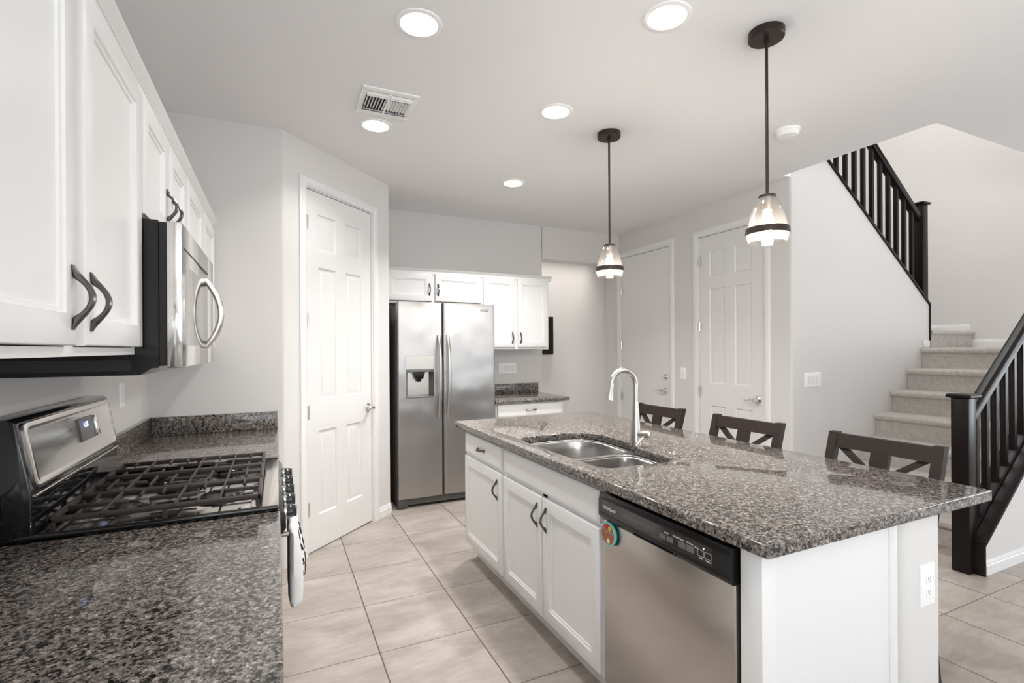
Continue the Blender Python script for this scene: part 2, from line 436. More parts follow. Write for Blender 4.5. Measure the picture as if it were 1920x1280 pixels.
for y0, y1, z0, z1 in ((-4.3, -3.4, 0, CE), (.2, 1.53, 0, CE), (-3.4, .2, 0, .35), (-3.4, .2, 2.45, CE)): mb.box(9.0, 9.1, y0, y1, z0, z1)
st('wall_side', mb)
mb = MB()
for x in (.4, 1.97, 3.54): mb.box(x, x+.06, -4.38, -4.3, 0, 2.45, .004)
mb.box(.4, 3.6, -4.38, -4.3, 0, .06); mb.box(.4, 3.6, -4.38, -4.3, 2.39, 2.45)
st('window_unseen_1', mb, 'trim')  # unseen patio door frame, built as the opening for its fill lamp
mb = MB()
for y in (-3.4, -1.63, .14): mb.box(9.0, 9.08, y, y+.06, .35, 2.45, .004)
mb.box(9.0, 9.08, -3.4, .2, .35, .41); mb.box(9.0, 9.08, -3.4, .2, 2.39, 2.45)
st('window_unseen_2', mb, 'trim')  # unseen side window frame, built around the living room fill
mb = MB()
for x in (4.8, 6.27, 7.74): mb.box(x, x+.06, -4.38, -4.3, .35, 2.45, .004)
mb.box(4.8, 7.8, -4.38, -4.3, .35, .41); mb.box(4.8, 7.8, -4.38, -4.3, 2.39, 2.45)
st('window_unseen_3', mb, 'trim')  # unseen rear window frame, put behind the camera to carry a fill lamp

# baseboards
def base(name, pts, h=.085, t=.013, z=0):
    mb = MB()
    for (x0, y0), (x1, y1) in zip(pts, pts[1:]):
        d = (Vector((x1, y1, 0))-Vector((x0, y0, 0))); L = d.length; d.normalize()
        M = Matrix.Identity(4)
        nn = Vector((d.y, -d.x, 0))
        for i in range(3): M[i][0] = d[i]; M[i][1] = nn[i]; M[i][2] = (0, 0, 1)[i]
        M.translation = (x0, y0, z)
        q = MB(M); q.prism([(0, 0), (t, 0), (t, h-.03), (t*.75, h-.026), (t*.75, h-.012), (t*.35, h-.004), (t*.3, h), (0, h)], 'x', 0, L)
        me = bpy.data.meshes.new('t'); q.bm.to_mesh(me); q.bm.free(); mb.bm.from_mesh(me); bpy.data.meshes.remove(me)
    return struct(mb.build(name, 'trim'))
base('baseboard_fridge', [pt(.974), (B.x, B.y), (.855, 4.9)])
base('baseboard_corner', [pt(.03), pt(.140)])
base('baseboard_stair', [(3.83, 1.525), (9.0, 1.525)])
base('baseboard_right', [(3.77, 4.04), (3.77, 3.77)])
base('baseboard_passage', [(3.77, 2.91), (3.77, 2.73)])
base('baseboard_hall', [(1.3, 5.28), (3.77, 5.28)])
base('baseboard_landing', [(6.6, 2.745), (6.6, 1.66)], z=1.36)
base('baseboard_upper', [(6.6, 3.75), (6.6, 2.735)], h=.075, z=1.53)

# ------------------------------------------------------------------ doors
def six_panel(mb, w, h, n):
    """slab with six raised panels, u 0..w, v 0..h, front at n"""
    st_, mu = .115*w/.70, .10*w/.70
    pw = (w-2*st_-mu)/2
    us = [0, st_, st_+pw, st_+pw+mu, w-st_, w]
    k = h/2.443
    vs = [0, .225*k, .81*k, 1.015*k, 1.935*k, 2.045*k, 2.30*k, h]
    for i in range(5):
        for j in range(7):
            a, b, c, d = us[i], us[i+1], vs[j], vs[j+1]
            if i in (1, 3) and j in (1, 3, 5):
                mb.rects(a, b, c, d, [(0, n), (.004, n-.001), (.012, n-.011), (.018, n-.012), (.040, n-.003), (.042, n-.003)], cap0=False)
            else:
                mb.raw([(a, c, n), (b, c, n), (b, d, n), (a, d, n)], [(0, 1, 2, 3)])
    t = n-.035
    mb.raw([(0, 0, n), (w, 0, n), (w, h, n), (0, h, n), (0, 0, t), (w, 0, t), (w, h, t), (0, h, t)],
           [(0, 4, 5, 1), (1, 5, 6, 2), (2, 6, 7, 3), (3, 7, 4, 0), (4, 7, 6, 5)])
def flat_slab(mb, w, h, n): mb.rects(0, w, 0, h, [(0, n-.035), (0, n-.002), (.002, n)])
def casing(name, M, w, h, cw=.06):
    """casing + jamb around opening u 0..w"""
    mb = MB(M)
    def prof(o, t): return [(0, 0), (0, t*.55), (.012, t*.7), (.02, t), (cw-.012, t), (cw-.004, t*.8), (cw, t*.5), (cw, 0)]
    t = .017
    pr_ = [(0, 0), (0, .009), (.010, .011), (.016, .016), (cw-.014, t), (cw-.006, t*.85), (cw, .008), (cw, 0)]
    g = .012
    # legs and head mitred
    L = [[(-g-a, 0, n), (-g-a, h+g+a, n), (w+g+a, h+g+a, n), (w+g+a, 0, n)] for a, n in pr_]
    mb.loft([[L[k][i] for k in range(len(pr_))] for i in range(4)])
    mb.box(-.022, -.003, 0, h+.022, -.11, 0, 0); mb.box(w+.003, w+.022, 0, h+.022, -.11, 0, 0); mb.box(-.022, w+.022, h+.004, h+.022, -.11, 0, 0)
    for q in ((-.004, .010, 0, h), (w-.010, w+.004, 0, h)): mb.box(q[0], q[1], q[2], q[3], -.065, -.052)
    return struct(mb.build(name, 'trim'))
def lever(M, u, v, n, sgn, parent, name='door_handle', mat='chrome'):
    mb = MB(M @ Matrix.Translation((u, v, n)))
    prof = [(.034, 0), (.034, .004), (.026, .010), (.015, .014), (.012, .03), (.012, .045), (.016, .05), (.013, .058), (.004, .06)]
    mb.lathe(prof, n=24)
    P = [(0, 0, .050), (sgn*.02, .004, .056), (sgn*.04, .004, .058), (sgn*.065, -.006, .058), (sgn*.09, -.004, .056), (sgn*.105, .006, .054)]
    mb.tube(P, [.010, .009, .008, .007, .006, .004], 10)
    return mb.build(name, mat, parent)
def hinge(M, u, v, n, parent):
    mb = MB(M @ Matrix.Translation((u, v, n)))
    mb.cyl((0, -.045, .004), (0, .045, .004), .0065, n=12)
    mb.lathe([(.001, 0), (.005, .002), (.004, .006)], n=8) if False else None
    mb.box(-.012, .012, -.044, .044, -.003, .001)
    for k in (-.018, 0, .018): mb.box(-.0072, .0072, k-.0008, k+.0008, -.003, .0112)
    return mb.build('hinge', 'chrome', parent)
Mp = Matrix.Identity(4)
for i in range(3): Mp[i][0] = D[i]; Mp[i][1] = (0, 0, 1)[i]; Mp[i][2] = NN[i]
def door(name, M, w, h, style, label, hinges, handle, hs, hz, off=-.012, latch=False):
    r = MB(M)
    (six_panel if style == 6 else flat_slab)(r, w, h-.012, off)
    for v in r.bm.verts: v.co.z += .012
    o = struct(r.build(name, 'door'), label)
    for z in hinges: hinge(M, hs, z, off+.008, o)
    lever(M, handle, hz, off, 1 if handle < w/2 else -1, o)
    return o
Mpd = Mp.copy(); q = A+D*.203; Mpd.translation = q
casing('trim_1', Mpd, .702, 2.445)
door('door_1', Mpd, .702, 2.445, 6, 'white six-panel pantry door set in the angled wall left of the refrigerator', (.305, .953, 1.567, 2.223), .66, .004, .915)
M2 = frame_m((3.77, D2[1], 0), '-x'); W2 = D2[1]-D2[0]
casing('trim_2', M2, W2, 2.448)
d2 = door('door_2', M2, W2, 2.448, 0, 'plain flat white door with a deadbolt, left of the six-panel closet door', (.33, .80, 1.40, 2.05), W2-.075, .004, .915)
mb = MB(M2 @ Matrix.Translation((W2-.07, 1.06, -.012))); mb.lathe([(.03, 0), (.03, .006), (.024, .014), (.012, .016), (.011, .022), (.004, .024)], n=24); mb.box(-.004, .004, -.014, .014, .02, .034, .002)
mb.build('deadbolt', 'chrome', d2)
mb = MB(M2 @ Matrix.Translation((W2-.012, 2.37, -.012))); mb.box(-.03, .02, -.012, .012, 0, .012, .003); mb.box(-.006, .010, -.10, 0, 0, .010, .003); mb.cyl((0, .02, .006), (0, .045, .006), .006, n=10)
mb.build('door_latch', 'plastic_dim', d2)
M3 = frame_m((3.77, D3[1], 0), '-x'); W3 = D3[1]-D3[0]
casing('trim_3', M3, W3, 2.448)
door('door_3', M3, W3, 2.448, 6, 'white six-panel closet door between the flat door and the stair wall', (.33, .947, 1.579, 2.222), W3-.065, .004, .912)

# ================================================================== CABINETS
def shaker(mb, u0, u1, v0, v1, n0=0, t=.02, fr=.056):
    mb.rects(u0, u1, v0, v1, [(0, n0), (0, n0+t-.004), (.0015, n0+t-.0012), (.004, n0+t), (fr, n0+t), (fr+.003, n0+t-.0045), (fr+.010, n0+t-.0065), (fr+.0125, n0+t-.0105)])
def drawer(mb, u0, u1, v0, v1, n0=0, t=.02):
    mb.rects(u0, u1, v0, v1, [(0, n0), (0, n0+t-.006), (.004, n0+t-.003), (.013, n0+t), (.015, n0+t)])
def pull(M, u, v, n, parent, vert=True, L=.116, mat='pull'):
    """bowed pull: two flared feet on the face, waist in the middle"""
    mb = MB(M @ Matrix.Translation((u, v, n)))
    rings = []
    for k in range(25):
        s = k/24*2-1; q = abs(s)
        ho = .0022+.032*.5*(.5+.5*math.cos(PI*q)+1-q*q)
        hi = 0 if q > .60 else .0235*(1-(q/.60)**2)**.8
        wd = .0052+.0030*q**2.5
        m_, d_ = (ho+hi)/2, max(.0012, (ho-hi)/2)
        r = []
        for a in range(8):
            t_ = 2*PI*(a+.5)/8
            x, h = wd*math.cos(t_)*1.08, m_+d_*max(-1, min(1, math.sin(t_)*1.08))
            r.append((x, L/2*s, h) if vert else (L/2*s, x, h))
        rings.append(r)
    mb.loft(rings)
    return mb.build('handle', mat, parent)
def carcass(mb, u0, u1, v0, v1, depth, t=.018, fr=.03, top=True):
    """open box whose face frame front is n=0"""
    mb.box(u0, u0+t, v0, v1, -depth, 0); mb.box(u1-t, u1, v0, v1, -depth, 0)
    mb.box(u0+t, u1-t, v0, v0+t, -depth, 0)
    if top: mb.box(u0+t, u1-t, v1-t, v1, -depth, 0)
    mb.box(u0+t, u1-t, v0+t, v1, -depth, -depth+.008)
    mb.box(u0+t, u1-t, v1-fr, v1, -.018, 0)
def cabinet(name, label, cat, M, u0, u1, v0, v1, depth, doors=(), drawers=(), group=None, kick=None, crown=None, plain_front=()):
    loc = M @ Vector(((u0+u1)/2, v0 if kick is None else 0, -depth/2))
    t = thing(name, label, cat, loc, group)
    mb = MB(M); carcass(mb, u0, u1, v0, v1, depth, top=kick is None)
    # centre stiles between fronts
    es = sorted(doors, key=lambda d: d[0])
    for a, b in zip(es, es[1:]):
        c = (a[1]+b[0])/2
        mb.box(c-.022, c+.022, v0+.018, v1-.03, -.018, -.0005)
    mb.box(u0+.018, u0+.034, v0+.018, v1-.03, -.018, -.0005); mb.box(u1-.034, u1-.018, v0+.018, v1-.03, -.018, -.0005)
    ds = list(drawers)+list(plain_front)
    if ds and doors:
        zz = (ds[0][2]+es[0][3])/2; mb.box(u0+.034, u1-.034, zz-.02, zz+.02, -.018, -.0005)
    mb.build('body', 'white', t)
    if kick: mb = MB(M); mb.box(u0, u1, 0, v0, -depth, -.07); mb.build('toe_kick', 'white', t)
    for d in doors:
        mb = MB(M); shaker(mb, d[0], d[1], d[2], d[3]); o = mb.build('door', 'white', t)
        if len(d) > 4: pull(M, d[4], d[5], .02, o)
    for d in drawers:
        mb = MB(M); drawer(mb, d[0], d[1], d[2], d[3]); o = mb.build('drawer', 'white', t)
        pull(M, (d[0]+d[1])/2, (d[2]+d[3])/2, .02, o, False)
    for d in plain_front:
        mb = MB(M); drawer(mb, d[0], d[1], d[2], d[3]); mb.build('false_front', 'white', t)
    if crown:
        mb = MB(M); a, b = crown
        mb.box(a, b, v1-.022, v1+.004, 0, .012, .002)
        mb.prism([(v1+.004, -.02), (v1+.004, .013), (v1+.010, .018), (v1+.022, .034), (v1+.026, .036), (v1+.026, -.02)], 'x', a, b)
        mb.build('crown', 'white', t)
    return t
# left wall uppers (faces look +X, u = Y)
ML = frame_m((-.35, 0, 0), '+x')
G = 'upper cabinets on the left wall'
cabinet('upper_cabinet', 'tall white upper cabinet nearest the camera, left of the microwave', 'cabinet', ML, .70, 1.667, 1.36, 2.10, .315,
        doors=[(.722, 1.172, 1.38, 2.078, 1.145, 1.466), (1.215, 1.663, 1.38, 2.078, 1.243, 1.466)], group=G, crown=(.70, 1.667))
cabinet('upper_cabinet', 'short white upper cabinet directly above the microwave', 'cabinet', ML, 1.668, 2.433, 1.735, 2.10, .315,
        doors=[(1.69, 2.03, 1.75, 2.078, 2.003, 1.85), (2.07, 2.411, 1.75, 2.078, 2.097, 1.85)], group=G, crown=(1.668, 2.433))
cabinet('upper_cabinet', 'white upper cabinet between the microwave and the pantry corner wall', 'cabinet', ML, 2.434, 3.447, 1.36, 2.10, .315,
        doors=[(2.456, 2.92, 1.38, 2.078, 2.893, 1.466), (2.96, 3.424, 1.38, 2.078, 2.987, 1.466)], group=G, crown=(2.434, 3.447))
cabinet('upper_cabinet', 'white upper cabinet at the left edge of the picture', 'cabinet', ML, -.30, .699, 1.36, 2.10, .315,
        doors=[(-.28, .178, 1.38, 2.078, .15, 1.466), (.221, .68, 1.38, 2.078, .249, 1.466)], group=G, crown=(-.30, .699))
# left base cabinets
MLB = frame_m((-.045, 0, 0), '+x')
G = 'base cabinets along the left wall'
cabinet('base_cabinet', 'white base cabinet under the near granite counter on the left', 'cabinet', MLB, .62, 1.655, .115, .852, .60,
        doors=[(.64, 1.12, .135, .66), (1.16, 1.636, .135, .66)], drawers=[(.64, 1.636, .70, .832)], group=G, kick=1)
cabinet('base_cabinet', 'white base cabinet at the picture corner below the near granite counter', 'cabinet', MLB, -.29, .615, .115, .852, .60,
        doors=[(-.27, .14, .135, .66, .11, .60), (.18, .595, .135, .66, .21, .60)], drawers=[(-.27, .595, .70, .832)], group=G, kick=1)
cabinet('base_cabinet', 'white base cabinet between the gas range and the pantry corner', 'cabinet', MLB, 2.445, 3.447, .115, .852, .60,
        doors=[(2.465, 2.93, .135, .66, 2.90, .60), (2.97, 3.43, .135, .66, 3.0, .60)], drawers=[(2.465, 3.43, .70, .832)], group=G, kick=1)
# back wall uppers (look -Y, u = X)
MB1 = frame_m((0, 4.64, 0), '-y')
G = 'upper cabinets on the back wall'
cabinet('upper_cabinet', 'short wide white cabinet above the refrigerator', 'cabinet', MB1, .858, 1.845, 1.80, 2.10, .325,
        doors=[(.90, 1.333, 1.822, 2.082, 1.308, 1.932), (1.366, 1.832, 1.822, 2.082, 1.392, 1.932)], group=G, crown=(.858, 1.845))
cabinet('upper_cabinet', 'tall white upper cabinet right of the refrigerator above the switch plate', 'cabinet', MB1, 1.846, 2.60, 1.365, 2.10, .325,
        doors=[(1.858, 2.205, 1.385, 2.082, 2.170, 1.481), (2.235, 2.585, 1.385, 2.082, 2.262, 1.481)], group=G, crown=(1.846, 2.63))
MB2 = frame_m((0, 4.35, 0), '-y')
cabinet('base_cabinet', 'white drawer cabinet under the small granite counter beside the refrigerator', 'cabinet', MB2, 1.86, 2.60, .115, .852, .60,
        doors=[(1.878, 2.215, .135, .69, 2.19, .60), (2.245, 2.582, .135, .69, 2.27, .60)], drawers=[(1.878, 2.582, .72, .838)], kick=1)
# island (faces look -X, u = -Y)
XI = 1.125
MI = frame_m((XI, 0, 0), '-x')
cabinet('base_cabinet', 'white island cabinet with one drawer over one door, at the refrigerator end', 'cabinet', MI, -3.108, -2.494, .115, .852, .58,
        doors=[(-3.092, -2.512, .128, .682, -2.565, .586)], drawers=[(-3.092, -2.512, .702, .828)], kick=1)
cabinet('base_cabinet', 'white island sink cabinet with two doors under a wide blank front', 'cabinet', MI, -2.493, -1.572, .115, .852, .58,
        doors=[(-2.478, -2.052, .128, .682, -2.092, .588), (-2.040, -1.590, .128, .682, -2.005, .588)], plain_front=[(-2.478, -1.590, .702, .828)], kick=1)
t = thing('end_panel', 'plain white end panel of the island beside the dishwasher', 'panel', (1.4, .91, 0))
mb = MB(); mb.box(1.105, 1.155, .88, .945, 0, .852, .001); mb.build('stile', 'white', t)
mb = MB(); mb.box(1.155, 1.665, .89, .91, 0, .852); mb.build('side_panel', 'white', t)
mb = MB(); mb.prism(roundpoly([(1.665, .91), (1.665, .886), (1.672, .878, .004), (1.690, .878, .004), (1.696, .886), (1.696, .91)], 3), 'z', 0, .852); mb.build('corner_bead', 'white', t)
mb = MB(); mb.prism(roundpoly([(1.712, .872, .035), (1.905, .872, .006), (1.905, 3.10, .006), (1.712, 3.10)]), 'z', 0, .852)
st('wall_island', mb, 'wall', 'painted half wall at the back of the island under the granite overhang')

# ================================================================== COUNTERTOPS
ZT, ZB = .887, .852
def rect(x0, x1, y0, y1): return [(x0, y0), (x1, y0), (x1, y1), (x0, y1)]
def counter(label, outer, holes=[], splash=[]):
    xs = [p[0] for p in outer]; ys = [p[1] for p in outer]
    t = thing('countertop', label, 'countertop', ((min(xs)+max(xs))/2, (min(ys)+max(ys))/2, ZB), 'speckled granite countertops')
    mb = MB(); mb.slab(outer, holes, ZB, ZT, .004); mb.build('slab', 'granite', t)
    for b in splash:
        mb = MB(); mb.box(*b, ZT, .991, .002); mb.build('backsplash', 'granite', t)
    return t
counter('dark speckled granite counter in the near left foreground', rect(-.666, .007, -.30, 1.664), splash=[(-.666, -.646, -.30, 1.62)])
counter('speckled granite counter in the corner beyond the gas range', rect(-.666, .007, 2.438, 3.449), splash=[(-.666, -.642, 2.438, 3.449), (-.642, .002, 3.425, 3.449)])
counter('small speckled granite counter beside the refrigerator', rect(1.845, 2.653, 4.305, 4.968), splash=[(1.845, 2.64, 4.946, 4.968)])
sinkhole = roundpoly([(1.185, 1.66, .07), (1.56, 1.655, .06), (1.578, 1.945, .05), (1.625, 2.03, .05), (1.65, 2.46, .16), (1.17, 2.46, .10), (1.168, 2.02, .05)], 10)
counter('long speckled granite island counter with a sink cutout', roundpoly([(1.078, .842, .006), (2.172, .842, .006), (2.172, 3.215, .006), (1.078, 3.215, .006)]), [sinkhole])

# sink
t = thing('sink', 'double bowl stainless steel sink set under the island granite', 'sink', (1.4, 2.06, .70))
big = [(1.185, 2.015, .07), (1.60, 2.015, .07), (1.635, 2.445, .15), (1.185, 2.445, .10)]
sml = [(1.20, 1.675, .07), (1.545, 1.675, .07), (1.56, 1.985, .07), (1.20, 1.985, .07)]
def inset(p, d):
    cx = sum(q[0] for q in p)/4; cy = sum(q[1] for q in p)/4
    return [(q[0]+(d if q[0] < cx else -d), q[1]+(d if q[1] < cy else -d), q[2]) for q in p]
mb = MB(); mb.slab(roundpoly([(1.13, 1.62, .05), (1.67, 1.62, .05), (1.67, 2.49, .05), (1.13, 2.49, .05)]), [roundpoly(big, 8), roundpoly(sml, 8)], .843, .8515, .002)
mb.build('rim', 'steel_sink', t)
for p in (big, sml):
    rings = []
    for d, z in ((-.002, .8465), (.006, .842), (.012, .80), (.018, .70), (.025, .675), (.05, .662), (.09, .660)):
        rings.append([(x, y, z) for x, y in roundpoly(inset(p, d), 8)])
    rings2 = [[(x, y, z-.002) for x, y, z in r] for r in rings]
    mb = MB(); mb.loft(rings, cap0=False)
    bowl = mb.build('bowl', 'steel_sink', t, sharp=.9)
    cx = sum(q[0] for q in p)/4; cy = sum(q[1] for q in p)/4
    mb = MB(); mb.lathe([(.045, 0), (.045, .002), (.036, .003), (.030, -.001)], (cx, cy, .661), 24); mb.build('drain', 'chrome', bowl)

# faucet
fx, fy = 1.602, 1.985
t = thing('faucet', 'tall brushed nickel gooseneck faucet behind the island sink', 'faucet', (fx, fy, ZT))
mb = MB(); mb.lathe([(.029, 0), (.029, .012), (.0275, .02), (.026, .06), (.0230, .10), (.0190, .15), (.0155, .20), (.0142, .22)], (fx, fy, ZT), 32)
mb.build('base', 'nickel', t)
P = [(fx, fy, ZT+.218)]
R = .0735
zc = ZT+.302
P += [(fx, fy, zc-.02)]
for k in range(0, 17):
    a = PI*k/16*.96
    P.append((fx-R+R*math.cos(a), fy, zc+R*math.sin(a)))
mb = MB(); mb.tube(P, .0130, 20, ref=(0, 1, 0)); mb.build('spout', 'nickel', t)
e = Vector(P[-1]); d = (e-Vector(P[-2])).normalized(); d = Vector((-.17, 0, -1)).normalized()
mb = MB(); mb.tube([e-d*.002, e+d*.02, e+d*.055, e+d*.078, e+d*.080], [.0136, .0150, .0195, .0215, .018], 20); mb.build('spray_head', 'nickel', t)
mb = MB(); hv = Vector((fx, fy, ZT+.058)); hd = Vector((.30, -.95, .10)).normalized()
mb.tube([hv, hv+hd*.074, hv+hd*.078, hv+hd*.080], [.0175, .0175, .016, .010], 22)
l0 = hv+hd*.056; ld = Vector((-.62, .05, -.60)).normalized()
mb.tube([l0, l0+ld*.012, l0+ld*.075, l0+ld*.078], [.0055, .0055, .0052, .003], 12)
mb.build('lever', 'nickel', t)
mb = MB(); mb.lathe([(.021, 0), (.021, .004), (.017, .006), (.0125, .0062), (.012, .009), (.009, .010)], (1.644, 1.774, ZT), 24)
tag(mb.build('disposal_button', 'chrome'), 'small round chrome button on the island granite right of the faucet', 'button')

# ================================================================== DISHWASHER
t = thing('dishwasher', 'stainless dishwasher with a black control strip in the island', 'dishwasher', (1.4, 1.255, 0))
y0, y1 = .955, 1.563
mb = MB(); mb.box(1.14, 1.69, y0, y1, .10, .846); mb.build('tub', 'dark', t)
Md = frame_m((1.10, y1, 0), '-x'); WD = y1-y0
mb = MB(); mb.box(1.105, 1.138, y0+.006, y1-.006, .125, .742, .005, 3); dw_door = mb.build('door', 'steel_dw', t)
# black control strip, bevelled underside, recessed window and pocket handle
mb = MB(Md)
prof = [(.735, -.035), (.735, .004), (.752, .018), (.81, .018), (.836, .010), (.836, -.035)]
mb.prism(prof, 'x', .004, WD-.004, .002)
mb.rects(.020, WD-.060, .762, .822, [(0, .0180), (.002, .0192), (.004, .0192), (.006, .0183)], cap0=False, cap1=False)
cp = mb.build('control_panel', 'black_satin', t)
mb = MB(Md); mb.rects(.026, WD-.066, .768, .816, [(0, .0178), (0, .0186)]); mb.build('display_window', 'black', cp)
mb = MB(Md); mb.rects(.20, .40, .742, .756, [(0, .0085), (.0, .017), (.003, .0185), (.006, .012)]); mb.build('pocket_handle', 'black', cp)
mb = MB(Md @ Matrix.Translation((.074, .790, .0188))); mb.text('Whirlpool', .017, Matrix.Identity(4)); mb.build('logo', 'text', cp)
mb = MB(Md)
for a_, b_, c_ in ((.335, .362, .794), (.367, .394, .794), (.415, .445, .796), (.449, .479, .796)):
    mb = MB(Md); mb.rects(a_, b_, .778, c_, [(0, .0186), (0, .0190)]); mb.build('button', 'grey', cp)
mb = MB(Md)
for k, (s, u, v) in enumerate((('Cycles', .365, .802), ('Normal', .405, .803), ('Heavy', .43, .803), ('Hi-Temp', .462, .803), ('Sani', .487, .800), ('Start', .505, .776), ('Cancel', .532, .776))):
    mb.text(s, .0075, Matrix.Translation((u, v, .0188)))
for u in (.492, .518):
    for a, b, c, d in ((u, u+.024, .781, .7817), (u, u+.024, .798, .7987), (u, u+.0007, .781, .798), (u+.0233, u+.024, .781, .798)): mb.box(a, b, c, d, .0184, .0189)
mb.build('lettering', 'text', cp)
mb = MB(Md); mb.lathe([(.002, 0), (.002, .001)], (.515, .806, .0186), 10); mb.build('indicator_light', 'led_white', cp)
mb = MB(); mb.box(1.16, 1.18, y0, y1, 0, .10); mb.build('toe_kick', 'black_satin', t)
# magnet
Mm = frame_m((1.105, 1.513, .692), '-x')
mg = thing('magnet', 'round dishwasher magnet with an aqua rim and the word CLEAN', 'magnet', (1.105, 1.513, .692))
mat_or = plain('magnet_face', (.34, .085, .045), .4); mat_aq = plain('magnet_aqua', (.22, .62, .56), .4); mat_gr = plain('magnet_green', (.03, .22, .17), .4)
mat_tx = plain('magnet_letters', (.24, .33, .22), .5); mat_rd = plain('magnet_red', (.5, .03, .02), .5); mat_yl = plain('magnet_yellow', (.6, .42, .08), .5); mat_wg = plain('magnet_pale', (.6, .75, .5), .5)
mb = MB(Mm); mb.lathe([(.042, .0), (.042, .006)], (-.005, -.001, 0), 40); mb.build('backing', mat_gr, mg)
mb = MB(Mm); mb.lathe([(.043, .0062), (.043, .013), (.0415, .014)], n=40); disc = mb.build('disc', mat_aq, mg)
mb = MB(Mm); mb.lathe([(.0375, .0138), (.0375, .0146)], n=40); mb.build('face', mat_or, mg)
mb = MB(Mm); mb.text('CLEAN', .021, Matrix.Translation((0, .009, .0149))); mb.build('lettering', mat_tx, mg)
mb = MB(Mm); mb.lathe([(.008, 0), (.008, .0008)], (-.010, .025, .0146), 14); mb.lathe([(.006, 0), (.006, .0008)], (.0, .028, .0146), 14); mb.build('red_berry', mat_rd, mg)
mb = MB(Mm); mb.lathe([(.009, 0), (.009, .0009)], (.013, .022, .0146), 14); mb.build('yellow_flower', mat_yl, mg)
mb = MB(Mm); mb.lathe([(.009, 0), (.009, .0009)], (.004, -.024, .0146), 14); mb.build('pale_flower', mat_wg, mg)

# ================================================================== REFRIGERATOR
t = thing('refrigerator', 'stainless side-by-side refrigerator with a water dispenser in the left door', 'refrigerator', (1.38, 4.62, 0))
fx0, fx1 = .928, 1.836
mb = MB(); mb.box(fx0, fx1, 4.365, 4.94, .03, 1.745, .004); mb.build('cabinet', 'fridge_side', t)
mb = MB(); mb.box(fx0+.02, fx0+.10, 4.362, 4.42, 1.745, 1.775, .006); mb.build('hinge_cover', 'fridge_side', t)
mb = MB(); mb.box(fx1-.10, fx1-.02, 4.362, 4.42, 1.745, 1.775, .006); mb.build('hinge_cover', 'fridge_side', t)
def fy_(x, a, b):
    c = (a+b)/2; h = (b-a)/2; s = (x-c)/h
    e = max(0, abs(s)-.94)/.06
    return 4.276+.006*s*s+.016*e*e
def fdoor(mb, a, b, x0, x1, z0, z1):
    xs = [x0+(x1-x0)*k/24 for k in range(25)]
    xs = sorted(set(xs+[x for x in (a+.002, a+.004, a+.008, b-.002, b-.004, b-.008) if x0 < x < x1]))
    mb.prism([(x, fy_(x, a, b)) for x in xs]+[(x1, 4.36), (x0, 4.36)], 'z', z0, z1)
a, b = .930, 1.327
dx0, dx1, dz0, dz1 = .996, 1.252, .943, 1.318
mb = MB(); zb, zt = .085, 1.778
fdoor(mb, a, b, a, dx0, zb, zt); fdoor(mb, a, b, dx1, b, zb, zt); fdoor(mb, a, b, dx0, dx1, zb, dz0); fdoor(mb, a, b, dx0, dx1, dz1, zt)
ld_ = mb.build('door', 'steel', t, sharp=.4)
mb = MB(); fdoor(mb, 1.335, 1.834, 1.335, 1.834, zb, zt); rd_ = mb.build('door', 'steel', t, sharp=.4)
def fhandle(x, par):
    P = []; R_ = []
    for k in range(21):
        s = k/20*2-1
        P.append((x, 4.272-.055*(1-abs(s)**3.2), 1.132+.362*s)); R_.append(.013-.003*abs(s)**4)
    mb = MB(); mb.tube(P, R_, 14, sx=.75, sy=1.15, ref=(0, 1, 0)); mb.build('handle', 'nickel', par)
fhandle(1.290, ld_); fhandle(1.372, rd_)
# dispenser
Mf = frame_m((0, 4.279, 0), '-y')
mb = MB(Mf)
mb.rects(dx0, dx1, dz0, dz1, [(0, -.004), (.0, .003), (.004, .003), (.006, -.002)], cap0=False, cap1=False)
mb.rects(dx0, dx1, 1.185, dz1, [(0, -.07), (.004, -.001), (.006, .001)])
dsp = mb.build('dispenser', 'nickel', ld_)
mb = MB(Mf)
mb.raw([(dx0+.004, .955, -.003), (dx1-.004, .955, -.003), (dx1-.004, 1.185, -.003), (dx0+.004, 1.185, -.003), (dx0+.035, .972, -.072), (dx1-.035, .972, -.072), (dx1-.035, 1.185, -.072), (dx0+.035, 1.185, -.072)],
       [(0, 1, 5, 4), (1, 2, 6, 5), (3, 0, 4, 7), (2, 3, 7, 6)])
mb.build('recess', 'grey', dsp)
mb = MB(Mf); mb.box(dx0+.03, dx1-.03, .966, 1.185, -.078, -.068); mb.build('recess_back', 'nickel', dsp)
mb = MB(Mf); mb.box(dx0, dx1, 1.172, 1.198, -.02, .0025, .002); mb.build('control_strip', 'grey', dsp)
mb = MB(Mf); mb.raw([(dx0+.075, 1.175, -.02), (dx1-.075, 1.175, -.02), (dx1-.095, 1.11, -.02), (dx0+.095, 1.11, -.02), (dx0+.075, 1.175, -.066), (dx1-.075, 1.175, -.066), (dx1-.095, 1.11, -.066), (dx0+.095, 1.11, -.066)],
      [(0, 1, 2, 3), (4, 7, 6, 5), (0, 4, 5, 1), (1, 5, 6, 2), (2, 6, 7, 3), (3, 7, 4, 0)], .005)
mb.tube([(1.124, 1.11, -.045), (1.124, 1.088, -.045)], [.022, .018], 14); mb.build('nozzle', 'black_satin', dsp)
mb = MB(Mf); mb.box(dx0+.004, dx1-.004, dz0+.003, dz0+.016, -.06, .008, .003); mb.build('drip_tray', 'grey', dsp)
mb = MB(frame_m((1.725, 4.278, 1.722), '-y')); mb.box(-.04, .04, -.009, .009, -.004, .003, .001); lg = mb.build('badge', 'grey', rd_)
mb = MB(frame_m((1.725, 4.2745, 1.722), '-y')); mb.text('FRIGIDAIRE', .0125, Matrix.Translation((0, 0, .0003))); mb.build('logo', 'text', lg)
